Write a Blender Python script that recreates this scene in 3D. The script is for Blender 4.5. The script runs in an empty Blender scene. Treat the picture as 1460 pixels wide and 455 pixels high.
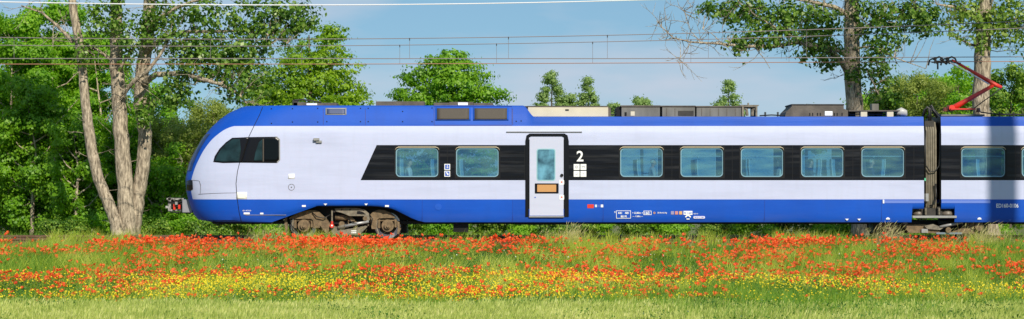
import bpy, bmesh, math, random
import numpy as np
from mathutils import Vector, Matrix
R = math.radians
C = bpy.context.scene
COL = C.collection
random.seed(4); RNG = np.random.default_rng(11)

# ------------------------------------------------------------------ camera
CY, CZ, F = -70.0, 1.75, 3080.0
cam = bpy.data.cameras.new('camera'); camo = bpy.data.objects.new('camera', cam); COL.objects.link(camo)
camo.location = (0, CY, CZ); camo.rotation_euler = (R(90), 0, 0)
cam.sensor_width = 36; cam.lens = F / 1460 * 36; cam.shift_y = 37.5 / 1460
cam.clip_start = 0.5; cam.clip_end = 9000
C.camera = camo

# ------------------------------------------------------------------ sky, sun, exposure
EL, AZ = 36, 22      # sun behind the camera, a little to the right
w = bpy.data.worlds.new("World"); C.world = w; w.use_nodes = True
nt = w.node_tree; N = nt.nodes; L = nt.links
bg = N['Background']
sky = N.new('ShaderNodeTexSky'); sky.sky_type = 'NISHITA'; sky.sun_disc = False
sky.sun_elevation = R(EL); sky.sun_rotation = R(180 - AZ); sky.air_density = 1.0; sky.dust_density = 0.15; sky.ozone_density = 3.5
sky.altitude = 3000
tc = N.new('ShaderNodeTexCoord'); mp = N.new('ShaderNodeMapping'); mp.inputs['Scale'].default_value = (3.0, 3.0, 11.0)
nz = N.new('ShaderNodeTexNoise'); nz.inputs['Scale'].default_value = 1.6; nz.inputs['Detail'].default_value = 5; nz.inputs['Roughness'].default_value = 0.55
rm = N.new('ShaderNodeMapRange'); rm.inputs[1].default_value = 0.48; rm.inputs[2].default_value = 0.72; rm.inputs[3].default_value = 0.0; rm.inputs[4].default_value = 1.0
mx = N.new('ShaderNodeMix'); mx.data_type = 'RGBA'
mx.inputs[7].default_value = (5.2, 5.7, 6.7, 1)
tn = N.new('ShaderNodeMix'); tn.data_type = 'RGBA'; tn.blend_type = 'MULTIPLY'; tn.inputs[0].default_value = 1.0
tn.inputs[7].default_value = (0.66, 0.79, 0.80, 1)
L.new(tc.outputs['Generated'], mp.inputs['Vector']); L.new(mp.outputs[0], nz.inputs['Vector'])
L.new(nz.outputs['Fac'], rm.inputs[0]); L.new(rm.outputs[0], mx.inputs[0])
ev = N.new('ShaderNodeMix'); ev.data_type = 'RGBA'; ev.inputs[0].default_value = 0.6; ev.inputs[7].default_value = (2.3, 4.05, 5.5, 1)   # thin even veil over the sky
L.new(sky.outputs[0], tn.inputs[6]); L.new(tn.outputs[2], ev.inputs[6]); L.new(ev.outputs[2], mx.inputs[6]); L.new(mx.outputs[2], bg.inputs[0])
bg.inputs[1].default_value = 0.09
sd = bpy.data.lights.new('sun', 'SUN'); sd.energy = 4.3; sd.angle = R(0.5); sd.color = (1.0, 0.915, 0.76)
so = bpy.data.objects.new('sun', sd); COL.objects.link(so)
tosun = Vector((math.sin(R(AZ)) * math.cos(R(EL)), -math.cos(R(AZ)) * math.cos(R(EL)), math.sin(R(EL))))
so.rotation_euler = tosun.to_track_quat('Z', 'Y').to_euler(); so.location = (0, -40, 40)
C.view_settings.view_transform = 'Standard'; C.view_settings.look = 'None'; C.view_settings.gamma = 1
C.view_settings.exposure = 0.30; C.view_settings.use_curve_mapping = False
C.render.engine = 'CYCLES'; C.cycles.max_bounces = 8; C.cycles.transparent_max_bounces = 16

# ------------------------------------------------------------------ materials
def mat(name, col, rough=0.6, metal=0.0, coat=0.0, var=0.0, scale=3.0, bump=0.0, bscale=20.0, stretch=(1, 1, 1), col2=None, spec=0.5):
    m = bpy.data.materials.new(name); m.use_nodes = True
    n = m.node_tree.nodes; l = m.node_tree.links; b = n['Principled BSDF']
    b.inputs['Base Color'].default_value = (*col, 1); b.inputs['Roughness'].default_value = rough
    b.inputs['Metallic'].default_value = metal; b.inputs['Coat Weight'].default_value = coat
    b.inputs['Specular IOR Level'].default_value = spec
    t = n.new('ShaderNodeTexCoord'); mpp = n.new('ShaderNodeMapping'); mpp.inputs['Scale'].default_value = stretch
    l.new(t.outputs['Object'], mpp.inputs[0])
    if var or col2:
        x = n.new('ShaderNodeTexNoise'); x.inputs['Scale'].default_value = scale; x.inputs['Detail'].default_value = 6
        l.new(mpp.outputs[0], x.inputs[0])
        r = n.new('ShaderNodeMapRange'); r.inputs[1].default_value = 0.35; r.inputs[2].default_value = 0.65
        l.new(x.outputs['Fac'], r.inputs[0])
        k = n.new('ShaderNodeMix'); k.data_type = 'RGBA'
        c2 = col2 if col2 else tuple(c * (1 - var) for c in col)
        k.inputs[6].default_value = (*col, 1); k.inputs[7].default_value = (*c2, 1)
        l.new(r.outputs[0], k.inputs[0]); l.new(k.outputs[2], b.inputs['Base Color'])
    if bump:
        x = n.new('ShaderNodeTexNoise'); x.inputs['Scale'].default_value = bscale; x.inputs['Detail'].default_value = 5
        l.new(mpp.outputs[0], x.inputs[0])
        bm = n.new('ShaderNodeBump'); bm.inputs['Strength'].default_value = bump; bm.inputs['Distance'].default_value = 0.05
        l.new(x.outputs['Fac'], bm.inputs['Height']); l.new(bm.outputs[0], b.inputs['Normal'])
    return m

def foliage(name, cols, trans=0.45, rough=0.5, noise=0.5, spec=0.4):
    """leaf material: colour varies from leaf to leaf, with light passing through"""
    m = bpy.data.materials.new(name); m.use_nodes = True
    n = m.node_tree.nodes; l = m.node_tree.links; b = n['Principled BSDF']; out = n['Material Output']
    g = n.new('ShaderNodeNewGeometry'); cr = n.new('ShaderNodeValToRGB')
    els = cr.color_ramp.elements
    while len(els) < len(cols): els.new(0.5)
    for i, c in enumerate(cols):
        els[i].position = i / (len(cols) - 1); els[i].color = (*c, 1)
    t = n.new('ShaderNodeTexCoord'); x = n.new('ShaderNodeTexNoise'); x.inputs['Scale'].default_value = 0.7; x.inputs['Detail'].default_value = 3
    l.new(t.outputs['Object'], x.inputs[0])
    r = n.new('ShaderNodeMapRange'); r.inputs[1].default_value = 0.3; r.inputs[2].default_value = 0.7; l.new(x.outputs['Fac'], r.inputs[0])
    k = n.new('ShaderNodeMix'); k.data_type = 'FLOAT'; k.inputs[0].default_value = noise
    l.new(g.outputs['Random Per Island'], k.inputs[2]); l.new(r.outputs[0], k.inputs[3]); l.new(k.outputs[0], cr.inputs[0])
    l.new(cr.outputs[0], b.inputs['Base Color']); b.inputs['Roughness'].default_value = rough; b.inputs['Specular IOR Level'].default_value = spec
    tr = n.new('ShaderNodeBsdfTranslucent'); hs = n.new('ShaderNodeHueSaturation'); hs.inputs['Value'].default_value = 1.5; hs.inputs['Saturation'].default_value = 1.1
    l.new(cr.outputs[0], hs.inputs['Color']); l.new(hs.outputs[0], tr.inputs[0])
    ms = n.new('ShaderNodeMixShader'); ms.inputs[0].default_value = trans
    l.new(b.outputs[0], ms.inputs[1]); l.new(tr.outputs[0], ms.inputs[2]); l.new(ms.outputs[0], out.inputs[0])
    return m

M = {}
BLUE = (0.005, 0.082, 0.50)
M['blue'] = mat('blue_paint', BLUE, 0.35, coat=0.4)
M['black'] = mat('black_paint', (0.007, 0.007, 0.010), 0.25, spec=.25)
M['rubber'] = mat('rubber', (0.007, 0.007, 0.009), 0.5, spec=.25)
M['white'] = mat('white_paint', (0.52, 0.55, 0.71), 0.35, coat=0.1, var=0.05, scale=1.5, stretch=(0.4, 1, 3))
M['mark'] = mat('white_lettering', (0.82, 0.84, 0.86), 0.5)
M['signwhite'] = mat('number_white', (0.9, 0.9, 0.9), 0.5)
M['cream'] = mat('cream_panel', (0.62, 0.56, 0.42), 0.5, var=0.12, scale=2)
M['trim'] = mat('window_trim', (0.75, 0.66, 0.48), 0.35)
M['edge'] = mat('glass_edge', (0.20, 0.36, 0.46), 0.3)
M['grime'] = mat('brake_dust_brown', (0.21, 0.145, 0.08), 0.75, var=0.45, scale=9, bump=0.3, bscale=30)
M['grime2'] = mat('grey_brown_metal', (0.23, 0.20, 0.15), 0.6, var=0.45, scale=10, bump=0.3, bscale=30)
M['iron'] = mat('dark_iron', (0.035, 0.030, 0.026), 0.6, var=0.5, scale=8)
M['roofgear'] = mat('roof_gear_brown', (0.125, 0.105, 0.085), 0.7, var=0.4, scale=3, bump=0.2)
M['roofgear2'] = mat('roof_gear_grey', (0.165, 0.16, 0.145), 0.6, var=0.35, scale=3, stretch=(1, 1, 0.4))
M['mesh'] = mat('vent_mesh', (0.075, 0.062, 0.050), 0.7, var=0.3, scale=60)
M['bellow'] = mat('bellows_fabric', (0.20, 0.175, 0.13), 0.7, var=0.3, scale=6)
M['steel'] = mat('polished_wheel_steel', (0.50, 0.53, 0.57), 0.32, metal=0.75)
M['pale_metal'] = mat('pale_metal', (0.38, 0.38, 0.38), 0.4, metal=0.3, var=0.2)
M['red'] = mat('red_paint', (0.62, 0.035, 0.018), 0.4, coat=0.2)
M['orange'] = mat('orange_panel', (0.52, 0.27, 0.10), 0.5)
M['cable'] = mat('black_cable', (0.012, 0.012, 0.012), 0.45)
M['rail'] = mat('rusty_rail_side', (0.15, 0.075, 0.045), 0.8, var=0.4, scale=6)
M['railtop'] = mat('worn_rail_top', (0.45, 0.42, 0.40), 0.3, metal=0.8)
M['sleeper'] = mat('concrete_sleeper', (0.28, 0.25, 0.21), 0.9, var=0.3)
M['ballast'] = mat('ballast_stone', (0.33, 0.25, 0.22), 0.95, col2=(0.12, 0.095, 0.085), scale=14, bump=1.0, bscale=18)
M['copper'] = mat('contact_wire_copper', (0.40, 0.20, 0.12), 0.5, metal=0.2)
M['steelwire'] = mat('grey_wire', (0.22, 0.19, 0.19), 0.6)
M['alwire'] = mat('bright_wire', (0.75, 0.75, 0.78), 0.5)
M['seat'] = mat('seat_fabric', (0.24, 0.42, 0.56), 0.8)
M['shell'] = mat('seat_shell', (0.8, 0.85, 0.85), 0.4)
M['lining'] = mat('interior_lining', (0.60, 0.68, 0.70), 0.6)
M['floor'] = mat('coach_floor', (0.10, 0.12, 0.14), 0.7)
M['skin'] = mat('skin', (0.72, 0.42, 0.30), 0.5)
M['hair1'] = mat('brown_hair', (0.05, 0.03, 0.02), 0.6)
M['hair2'] = mat('grey_hair', (0.66, 0.62, 0.56), 0.6)
M['cloth1'] = mat('pale_shirt', (0.85, 0.8, 0.76), 0.8)
M['cloth2'] = mat('grey_jumper', (0.62, 0.60, 0.56), 0.8)
M['cloth3'] = mat('dark_top', (0.04, 0.05, 0.10), 0.8)
M['cloth4'] = mat('pink_shirt', (0.75, 0.48, 0.46), 0.8)
M['trouser'] = mat('dark_trousers', (0.03, 0.04, 0.07), 0.8)
M['bark'] = mat('poplar_bark', (0.56, 0.47, 0.35), 0.9, col2=(0.15, 0.12, 0.085), scale=7, stretch=(2.2, 2.2, 0.5), bump=1.0, bscale=16)
M['bark_dark'] = mat('dark_bark', (0.13, 0.105, 0.075), 0.9, col2=(0.07, 0.055, 0.04), scale=6, stretch=(1, 1, .3), bump=0.8)
M['leaf_poplar'] = foliage('poplar_leaf', [(0.03, 0.085, 0.012), (0.08, 0.18, 0.022), (0.18, 0.32, 0.04), (0.34, 0.45, 0.12)], 0.45, 0.35, 0.15)
M['leaf_poplar2'] = foliage('poplar_leaf_light', [(0.07, 0.15, 0.02), (0.16, 0.28, 0.035), (0.28, 0.40, 0.07), (0.38, 0.46, 0.14)], 0.45, 0.4, 0.2)
M['leaf_maple'] = foliage('maple_leaf', [(0.10, 0.22, 0.012), (0.22, 0.38, 0.015), (0.36, 0.50, 0.03)], 0.45, 0.45)
M['leaf_lime'] = foliage('round_tree_leaf', [(0.08, 0.22, 0.012), (0.17, 0.36, 0.016), (0.28, 0.46, 0.03)], 0.45, 0.45)
M['leaf_wood'] = foliage('woodland_leaf', [(0.07, 0.21, 0.012), (0.20, 0.42, 0.02), (0.35, 0.54, 0.04)], 0.5, 0.5)
M['leaf_willow'] = foliage('willow_leaf', [(0.13, 0.19, 0.03), (0.24, 0.31, 0.05), (0.38, 0.43, 0.11)], 0.45, 0.5)
M['leaf_far'] = foliage('hazy_leaf', [(0.14, 0.24, 0.06), (0.23, 0.35, 0.10), (0.34, 0.44, 0.16)], 0.45, 0.5)  # paler, bluer greens carry the distance haze in the leaf colour
M['leaf_bush'] = foliage('bush_leaf', [(0.035, 0.10, 0.010), (0.12, 0.25, 0.022), (0.34, 0.46, 0.06)], 0.4, 0.5, 0.2)
M['grass'] = foliage('meadow_grass', [(0.022, 0.08, 0.006), (0.07, 0.19, 0.012), (0.19, 0.34, 0.022), (0.46, 0.47, 0.08)], 0.3, 0.6, 0.5)  # short blades darkened, tussocks kept pale, to paint shade between the tufts
M['tuss'] = foliage('tussock_grass', [(0.10, 0.21, 0.015), (0.27, 0.37, 0.03), (0.47, 0.52, 0.07), (0.72, 0.64, 0.26)], 0.35, 0.6, 0.6)
M['herb'] = foliage('meadow_herb', [(0.018, 0.065, 0.008), (0.05, 0.15, 0.014), (0.13, 0.27, 0.025)], 0.3, 0.5, 0.6)
M['dry'] = foliage('dry_grass', [(0.25, 0.30, 0.07), (0.46, 0.42, 0.18), (0.62, 0.54, 0.30)], 0.4, 0.7, 0.3)
M['wheat'] = foliage('green_wheat', [(0.20, 0.29, 0.05), (0.43, 0.49, 0.12), (0.72, 0.69, 0.30)], 0.4, 0.6, 0.5)
M['petal'] = foliage('poppy_petal', [(0.62, 0.03, 0.010), (0.86, 0.075, 0.014), (0.92, 0.13, 0.025), (0.94, 0.24, 0.07)], 0.4, 0.6, 0.0)
M['poppy_eye'] = mat('poppy_centre', (0.02, 0.012, 0.015), 0.7)
M['stem'] = mat('flower_stem', (0.10, 0.18, 0.04), 0.7)
M['yellow'] = foliage('yellow_petal', [(0.75, 0.55, 0.01), (0.85, 0.70, 0.02)], 0.3, 0.6, 0.0)
M['whiteflower'] = foliage('white_petal', [(0.7, 0.7, 0.62), (0.8, 0.8, 0.74)], 0.3, 0.6, 0.0)
M['soil'] = mat('soil_and_thatch', (0.085, 0.105, 0.03), 0.95, col2=(0.16, 0.16, 0.06), scale=1.2, bump=0.6, bscale=8)

# livery of the coach bodies: blue skirt and roof, white sides, slanted black window band
def glass_mat():
    m = bpy.data.materials.new('tinted_window_glass'); m.use_nodes = True
    n = m.node_tree.nodes; l = m.node_tree.links; b = n['Principled BSDF']; out = n['Material Output']
    b.inputs['Base Color'].default_value = (0.11, 0.27, 0.42, 1); b.inputs['Roughness'].default_value = 0.06; b.inputs['IOR'].default_value = 1.5
    t = n.new('ShaderNodeBsdfTransparent'); t.inputs[0].default_value = (0.72, 0.90, 0.97, 1)
    tcx = n.new('ShaderNodeTexCoord'); mm = n.new('ShaderNodeMapping'); mm.inputs['Scale'].default_value = (0.8, 1, 3.5)
    x = n.new('ShaderNodeTexNoise'); x.inputs['Scale'].default_value = 1.3; x.inputs['Detail'].default_value = 4
    oi = n.new('ShaderNodeObjectInfo'); mu = n.new('ShaderNodeMath'); mu.operation = 'MULTIPLY'; mu.inputs[1].default_value = 60
    l.new(oi.outputs['Random'], mu.inputs[0]); cb = n.new('ShaderNodeCombineXYZ'); l.new(mu.outputs[0], cb.inputs[0]); l.new(mu.outputs[0], cb.inputs[2]); l.new(cb.outputs[0], mm.inputs['Location'])
    l.new(tcx.outputs['Object'], mm.inputs[0]); l.new(mm.outputs[0], x.inputs[0])
    cr = n.new('ShaderNodeValToRGB'); cr.color_ramp.elements[0].position = .36; cr.color_ramp.elements[0].color = (.045, .15, .34, 1); cr.color_ramp.elements[1].position = .64; cr.color_ramp.elements[1].color = (.17, .36, .42, 1)  # blue to teal streaks paint reflections into the pane colour
    l.new(x.outputs['Fac'], cr.inputs[0]); l.new(cr.outputs[0], b.inputs['Base Color'])
    bp = n.new('ShaderNodeBump'); bp.inputs['Strength'].default_value = 0.25; bp.inputs['Distance'].default_value = 0.02
    l.new(x.outputs['Fac'], bp.inputs['Height']); l.new(bp.outputs[0], b.inputs['Normal'])
    ms = n.new('ShaderNodeMixShader'); ms.inputs[0].default_value = 0.72
    l.new(b.outputs[0], ms.inputs[1]); l.new(t.outputs[0], ms.inputs[2]); l.new(ms.outputs[0], out.inputs[0])
    return m
M['glass'] = glass_mat()
M['darkglass'] = mat('dark_cab_glass', (0.006, 0.012, 0.014), 0.08, spec=0.18, col2=(0.018, 0.045, 0.055), scale=2.2)
M['blackglass'] = mat('black_cab_glass', (0.004, 0.006, 0.008), 0.08, spec=0.15)
M['navyglass'] = mat('windscreen_glass', (0.008, 0.02, 0.10), 0.08, spec=0.7)

# ------------------------------------------------------------------ geometry helpers
def P(px, py, Y=0.0):
    s = (Y - CY) / F
    return Vector(((px - 730) * s, Y, CZ + (265 - py) * s))
def X(px, Y=0.0): return (px - 730) * (Y - CY) / F
def Z(py, Y=0.0): return CZ + (265 - py) * (Y - CY) / F

WL = {}
def tag(o, label=None, cat=None, group=None, kind=None):
    if label: o['label'] = label
    if cat: o['category'] = cat
    if group: o['group'] = group
    if kind: o['kind'] = kind
    return o
def thing(name, label, cat, loc, group=None):
    o = bpy.data.objects.new(name, None); COL.objects.link(o); o.location = loc; o.empty_display_size = 0.3
    WL[o.name] = Vector(loc); return tag(o, label, cat, group)

class MB:
    def __init__(s): s.v = []; s.f = []; s.m = []; s.cur = 0
    def add(s, vs, fs, m=None):
        b = len(s.v); s.v += [tuple(p) for p in vs]; s.f += [tuple(b + i for i in f) for f in fs]
        s.m += [s.cur if m is None else m] * len(fs); return s
    def box(s, x0, x1, y0, y1, z0, z1, m=None):
        vs = [(x, y, z) for x in (x0, x1) for y in (y0, y1) for z in (z0, z1)]
        return s.add(vs, [(0, 1, 3, 2), (4, 6, 7, 5), (0, 4, 5, 1), (2, 3, 7, 6), (0, 2, 6, 4), (1, 5, 7, 3)], m)
    def tube(s, pts, rad, n=8, m=None, cap=True):
        pts = [Vector(p) for p in pts]
        if not hasattr(rad, '__len__'): rad = [rad] * len(pts)
        vs = []; fs = []; pu = None
        for i, p in enumerate(pts):
            d = (pts[min(i + 1, len(pts) - 1)] - pts[max(i - 1, 0)]).normalized()
            if pu is None:
                a = Vector((0, 0, 1)) if abs(d.z) < 0.9 else Vector((1, 0, 0))
                pu = d.cross(a).normalized()
            u = (pu - d * pu.dot(d)).normalized(); pu = u; v2 = d.cross(u)
            for k in range(n):
                a = 2 * math.pi * k / n; vs.append(p + (u * math.cos(a) + v2 * math.sin(a)) * rad[i])
        for i in range(len(pts) - 1):
            for k in range(n):
                fs.append((i * n + k, i * n + (k + 1) % n, (i + 1) * n + (k + 1) % n, (i + 1) * n + k))
        if cap: fs.append(tuple(range(n))[::-1]); fs.append(tuple((len(pts) - 1) * n + k for k in range(n)))
        return s.add(vs, fs, m)
    def prism(s, poly, y0, y1, m=None):          # polygon in XZ, extruded from y0 to y1
        n = len(poly); vs = [(x, y0, z) for x, z in poly] + [(x, y1, z) for x, z in poly]
        fs = [tuple(range(n)), tuple(range(2 * n - 1, n - 1, -1))] + [(i, n + i, n + (i + 1) % n, (i + 1) % n) for i in range(n)]
        return s.add(vs, fs, m)
    def disc(s, c, r, y0, y1, n=28, m=None, rin=0):
        a = [2 * math.pi * k / n for k in range(n)]
        if not rin:
            return s.prism([(c[0] + r * math.cos(t), c[1] + r * math.sin(t)) for t in a], y0, y1, m)
        vs = []
        for y in (y0, y1):
            for q in (r, rin): vs += [(c[0] + q * math.cos(t), y, c[1] + q * math.sin(t)) for t in a]
        fs = []
        for k in range(n):
            j = (k + 1) % n
            fs += [(k, j, n + j, n + k), (2 * n + k, 3 * n + k, 3 * n + j, 2 * n + j), (k, 2 * n + k, 2 * n + j, j), (n + k, n + j, 3 * n + j, 3 * n + k)]
        return s.add(vs, fs, m)
    def build(s, name, mats, parent=None, center=True, smooth=False, fix=True, bevel=0):
        if not isinstance(mats, (list, tuple)): mats = [mats]
        base = WL[parent.name] if parent else Vector((0, 0, 0))
        a = np.array(s.v, dtype=np.float32)
        if center:
            lo, hi = a.min(0), a.max(0); o_ = Vector([float(t) for t in (lo + hi) / 2])
            if parent is None: o_.z = float(lo[2])
        else: o_ = base.copy()
        me = bpy.data.meshes.new(name)
        me.from_pydata((a - np.array(o_, dtype=np.float32)).tolist(), [], s.f)
        for m_ in mats: me.materials.append(m_)
        me.polygons.foreach_set('material_index', s.m)
        if fix:
            b = bmesh.new(); b.from_mesh(me); bmesh.ops.recalc_face_normals(b, faces=b.faces)
            if bevel: bmesh.ops.bevel(b, geom=b.edges[:], offset=bevel, segments=1, affect='EDGES', clamp_overlap=True)
            b.to_mesh(me); b.free()
        if smooth: me.polygons.foreach_set('use_smooth', [True] * len(me.polygons))
        me.update()
        o = bpy.data.objects.new(name, me); COL.objects.link(o)
        if parent: o.parent = parent; o.location = o_ - base
        else: o.location = o_
        WL[o.name] = o_
        return o

def fast_mesh(name, verts, quads, mats, parent=None, origin=(0, 0, 0), tris=None, mi=None):
    """big meshes from numpy arrays"""
    me = bpy.data.meshes.new(name)
    verts = np.asarray(verts, dtype=np.float32) - np.array(origin, dtype=np.float32)
    nq = len(quads); ntx = 0 if tris is None else len(tris)
    me.vertices.add(len(verts)); me.vertices.foreach_set('co', verts.ravel())
    loops = np.asarray(quads, dtype=np.int32).ravel(); starts = np.arange(nq, dtype=np.int32) * 4
    if ntx:
        loops = np.concatenate([loops, np.asarray(tris, dtype=np.int32).ravel()])
        starts = np.concatenate([starts, nq * 4 + np.arange(ntx, dtype=np.int32) * 3])
    me.loops.add(len(loops)); me.loops.foreach_set('vertex_index', loops)
    me.polygons.add(nq + ntx); me.polygons.foreach_set('loop_start', starts)
    for m_ in (mats if isinstance(mats, (list, tuple)) else [mats]): me.materials.append(m_)
    if mi is not None: me.polygons.foreach_set('material_index', np.asarray(mi, dtype=np.int32))
    me.update(calc_edges=True); me.validate()
    o = bpy.data.objects.new(name, me); COL.objects.link(o)
    base = WL[parent.name] if parent else Vector((0, 0, 0))
    o.location = Vector(origin) - base
    if parent: o.parent = parent
    WL[o.name] = Vector(origin); return o

def leaves(cent, nrm, size, rng, aspect=0.75):
    """one pointed, slightly folded leaf (two quads would be a lot: one kite quad) per centre"""
    n = len(cent); nrm = nrm / np.linalg.norm(nrm, axis=1, keepdims=True)
    t = rng.normal(size=(n, 3)); t -= nrm * (t * nrm).sum(1, keepdims=True); t /= np.linalg.norm(t, axis=1, keepdims=True)
    b = np.cross(nrm, t); s = size[:, None]
    v = np.stack([cent - t * s * .5, cent + b * s * aspect * .5 - nrm * s * .08, cent + t * s * .55, cent - b * s * aspect * .5 - nrm * s * .08], 1)
    return v.reshape(-1, 3), np.arange(n * 4, dtype=np.int32).reshape(-1, 4)

def crown_points(blobs, nsub, per, sub_r, rng, shell=2.2, flat=0.55):
    """blobs: (centre, (rx,ry,rz)). returns leaf centres, normals, sub-clump centres"""
    vol = np.array([b[1][0] * b[1][1] * b[1][2] for b in blobs]) ** 0.75; vol /= vol.sum()
    idx = rng.choice(len(blobs), nsub, p=vol)
    c = np.array([tuple(b[0]) for b in blobs])[idx]; r = np.array([b[1] for b in blobs])[idx]
    d = rng.normal(size=(nsub, 3)); d /= np.linalg.norm(d, axis=1, keepdims=True)
    rad = rng.random((nsub, 1)) ** (1 / shell)
    sub = c + d * rad * r
    sr = sub_r * rng.uniform(0.5, 1.3, (nsub, 1))
    cnt = np.maximum(3, (per * (sr[:, 0] / sub_r) ** 1.5).astype(int))
    rep = np.repeat(np.arange(nsub), cnt)
    off = rng.normal(size=(len(rep), 3)) * np.array([1, 1, flat]) * sr[rep] * 0.62
    lc = sub[rep] + off
    nr = off * 0.9 / sr[rep] + d[rep] * 0.9 + np.array([0, 0, 0.4]) + rng.normal(size=(len(rep), 3)) * 0.45
    return lc, nr, sub

def make_tree(name, label, cat, base, blobs, limbs, leafmat, barkmat, nsub, per, sub_r, leaf, seed, group=None, twig=0, shell=2.2, flat=.55, crown_name='crown', n=9, bare=0):
    """limbs: list of (points, radii); the first is the trunk"""
    rng = np.random.default_rng(seed); rr = random.Random(seed)
    t = thing(name, label, cat, base, group)
    for i, (pts, rad) in enumerate(limbs):
        # resample and roughen
        P2 = []; R2 = []
        for k in range(len(pts) - 1):
            m = 5 if i == 0 or rad[k] > .06 else 3
            for j in range(m):
                f = j / m; P2.append(Vector(pts[k]).lerp(Vector(pts[k + 1]), f)); R2.append(rad[k] * (1 - f) + rad[k + 1] * f)
        P2.append(Vector(pts[-1])); R2.append(rad[-1])
        for q in range(1, len(P2)): P2[q] += Vector((rr.gauss(0, 1), rr.gauss(0, 1), rr.gauss(0, .6))) * R2[q] * (0.05 if i < 3 else 0.14)
        R2 = [a * rr.uniform(.97, 1.03) for a in R2]
        MB().tube(P2, R2, n if rad[0] > .05 else 5).build('trunk' if i == 0 else 'limb', barkmat, t, smooth=True, fix=False)
    lc, nr, sub = crown_points(blobs, nsub, per, sub_r, rng, shell, flat)
    sz = leaf * rng.uniform(.6, 1.25, len(lc))
    v, q = leaves(lc, nr, sz, rng); mi = np.zeros(len(q), int)
    if twig or bare:
        mb = MB(); allp = [p for pts, _ in limbs for a, b in zip(pts[:-1], pts[1:]) for p in (Vector(a), Vector(a).lerp(Vector(b), .5), Vector(b))]
        for k in range(twig):
            e = Vector(sub[rr.randrange(len(sub))]); s_ = min(allp, key=lambda p: (p - e).length + abs(p.z - e.z) * .2 + (2 if p.z > e.z + .6 else 0))
            if (s_ - e).length > 3.4: continue
            mid = s_.lerp(e, .5) + Vector((rr.gauss(0, .1), rr.gauss(0, .1), rr.gauss(.05, .12)))
            mb.tube([s_, s_.lerp(mid, .5) + Vector((0, 0, rr.gauss(0, .05))), mid, e], [.022, .017, .012, .005], 3, cap=False)
        lp = [(Vector(a).lerp(Vector(b), f_)) for pts, _ in limbs[1:] for a, b in zip(pts[:-1], pts[1:]) for f_ in (.2, .5, .8)] + [Vector(p_) for p_ in limbs[0][0][3:6]]
        for k in range(bare):          # fine leafless twigs
            s_ = lp[rr.randrange(len(lp))]; d_ = Vector((rr.gauss(0, 1), rr.gauss(0, .6), rr.gauss(.25, .8))).normalized(); ln_ = rr.uniform(.4, 1.3); pts_ = [s_]
            for j in range(4): d_ = (d_ + Vector((rr.gauss(0, .25), rr.gauss(0, .2), rr.gauss(.02, .25)))).normalized(); pts_.append(pts_[-1] + d_ * ln_ / 4)
            mb.tube(pts_, [.016, .013, .010, .008, .005], 3, cap=False)
            for j in (2, 3):
                d2 = (d_ + Vector((rr.gauss(0, .8), rr.gauss(0, .5), rr.gauss(0, .8)))).normalized(); mb.tube([pts_[j], pts_[j] + d2 * ln_ * .2, pts_[j] + d2 * ln_ * .36 + Vector((0, 0, .04))], [.009, .007, .004], 3, cap=False)
        if mb.f:
            q = np.concatenate([q, np.array(mb.f) + len(v)]); v = np.concatenate([v, np.array(mb.v)]); mi = np.concatenate([mi, np.ones(len(mb.f), int)])
    fast_mesh(crown_name, v, q, [leafmat, barkmat], t, tuple(Vector(blobs[0][0])), mi=mi)
    return t

# ------------------------------------------------------------------ ground, track bed
def gz(x, y):
    ys = [-400, -24, -14, -3.0, -1.8, 9.2, 14, 60, 8000]; zs = [-1.25, -1.2, -1.08, -0.50, -0.46, -0.50, -0.45, -0.6, -1.0]
    return float(np.interp(y, ys, zs)) + (0.06 * math.sin(x * .7 + y * .5) * math.sin(x * .23 - y * .31) if -30 < y < -3 else 0)
gx = [-4000, -400, -80] + [i * 1.0 for i in range(-34, 35)] + [80, 400, 4000]
gy = [-900, -300, -100, -72, -50, -40] + [-34 + i * .8 for i in range(0, 44)] + [1.6, 4, 7, 9.2, 11, 14, 20, 30, 60, 200, 900, 6000]
mb = MB(); vs = [(x, y, gz(x, y)) for y in gy for x in gx]; W_ = len(gx)
mb.add(vs, [(j * W_ + i, j * W_ + i + 1, (j + 1) * W_ + i + 1, (j + 1) * W_ + i) for j in range(len(gy) - 1) for i in range(W_ - 1)])
g = mb.build('ground', M['soil'], center=False, smooth=True, fix=False); tag(g, kind='structure')
mb = MB(); prof = [(-2.1, -.52), (-1.75, -.42), (-1.05, -.22), (7.9, -.22), (8.6, -.38), (9.3, -.56)]
xs = [-120 + i * 2 for i in range(121)]
mb.add([(x, y, z) for x in xs for y, z in prof], [(i * 6 + k, (i + 1) * 6 + k, (i + 1) * 6 + k + 1, i * 6 + k + 1) for i in range(120) for k in range(5)])
o = mb.build('track_bed', M['ballast'], center=False); tag(o, kind='structure')
# loose ballast stones along the near shoulder
nst = 9000; sx = RNG.uniform(-19, 19, nst); sy = RNG.uniform(-1.9, 0.5, nst); szt = np.interp(sy, [p[0] for p in prof], [p[1] for p in prof])
sr = RNG.uniform(.018, .04, nst)
octv = np.array([(1, 0, 0), (-1, 0, 0), (0, 1, 0), (0, -1, 0), (0, 0, 1), (0, 0, -1)], dtype=float)
vv = np.stack([sx, sy, szt], 1)[:, None, :] + octv[None] * sr[:, None, None] * RNG.uniform(.6, 1.3, (nst, 6, 1))
ft = np.array([(0, 2, 4), (2, 1, 4), (1, 3, 4), (3, 0, 4), (2, 0, 5), (1, 2, 5), (3, 1, 5), (0, 3, 5)])
o = fast_mesh('ballast', vv.reshape(-1, 3), np.zeros((0, 4), int), M['ballast'], tris=(ft[None] + (np.arange(nst) * 6)[:, None, None]).reshape(-1, 3))
tag(o, 'reddish grey crushed stone beside the rails', 'ballast', kind='stuff')

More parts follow.
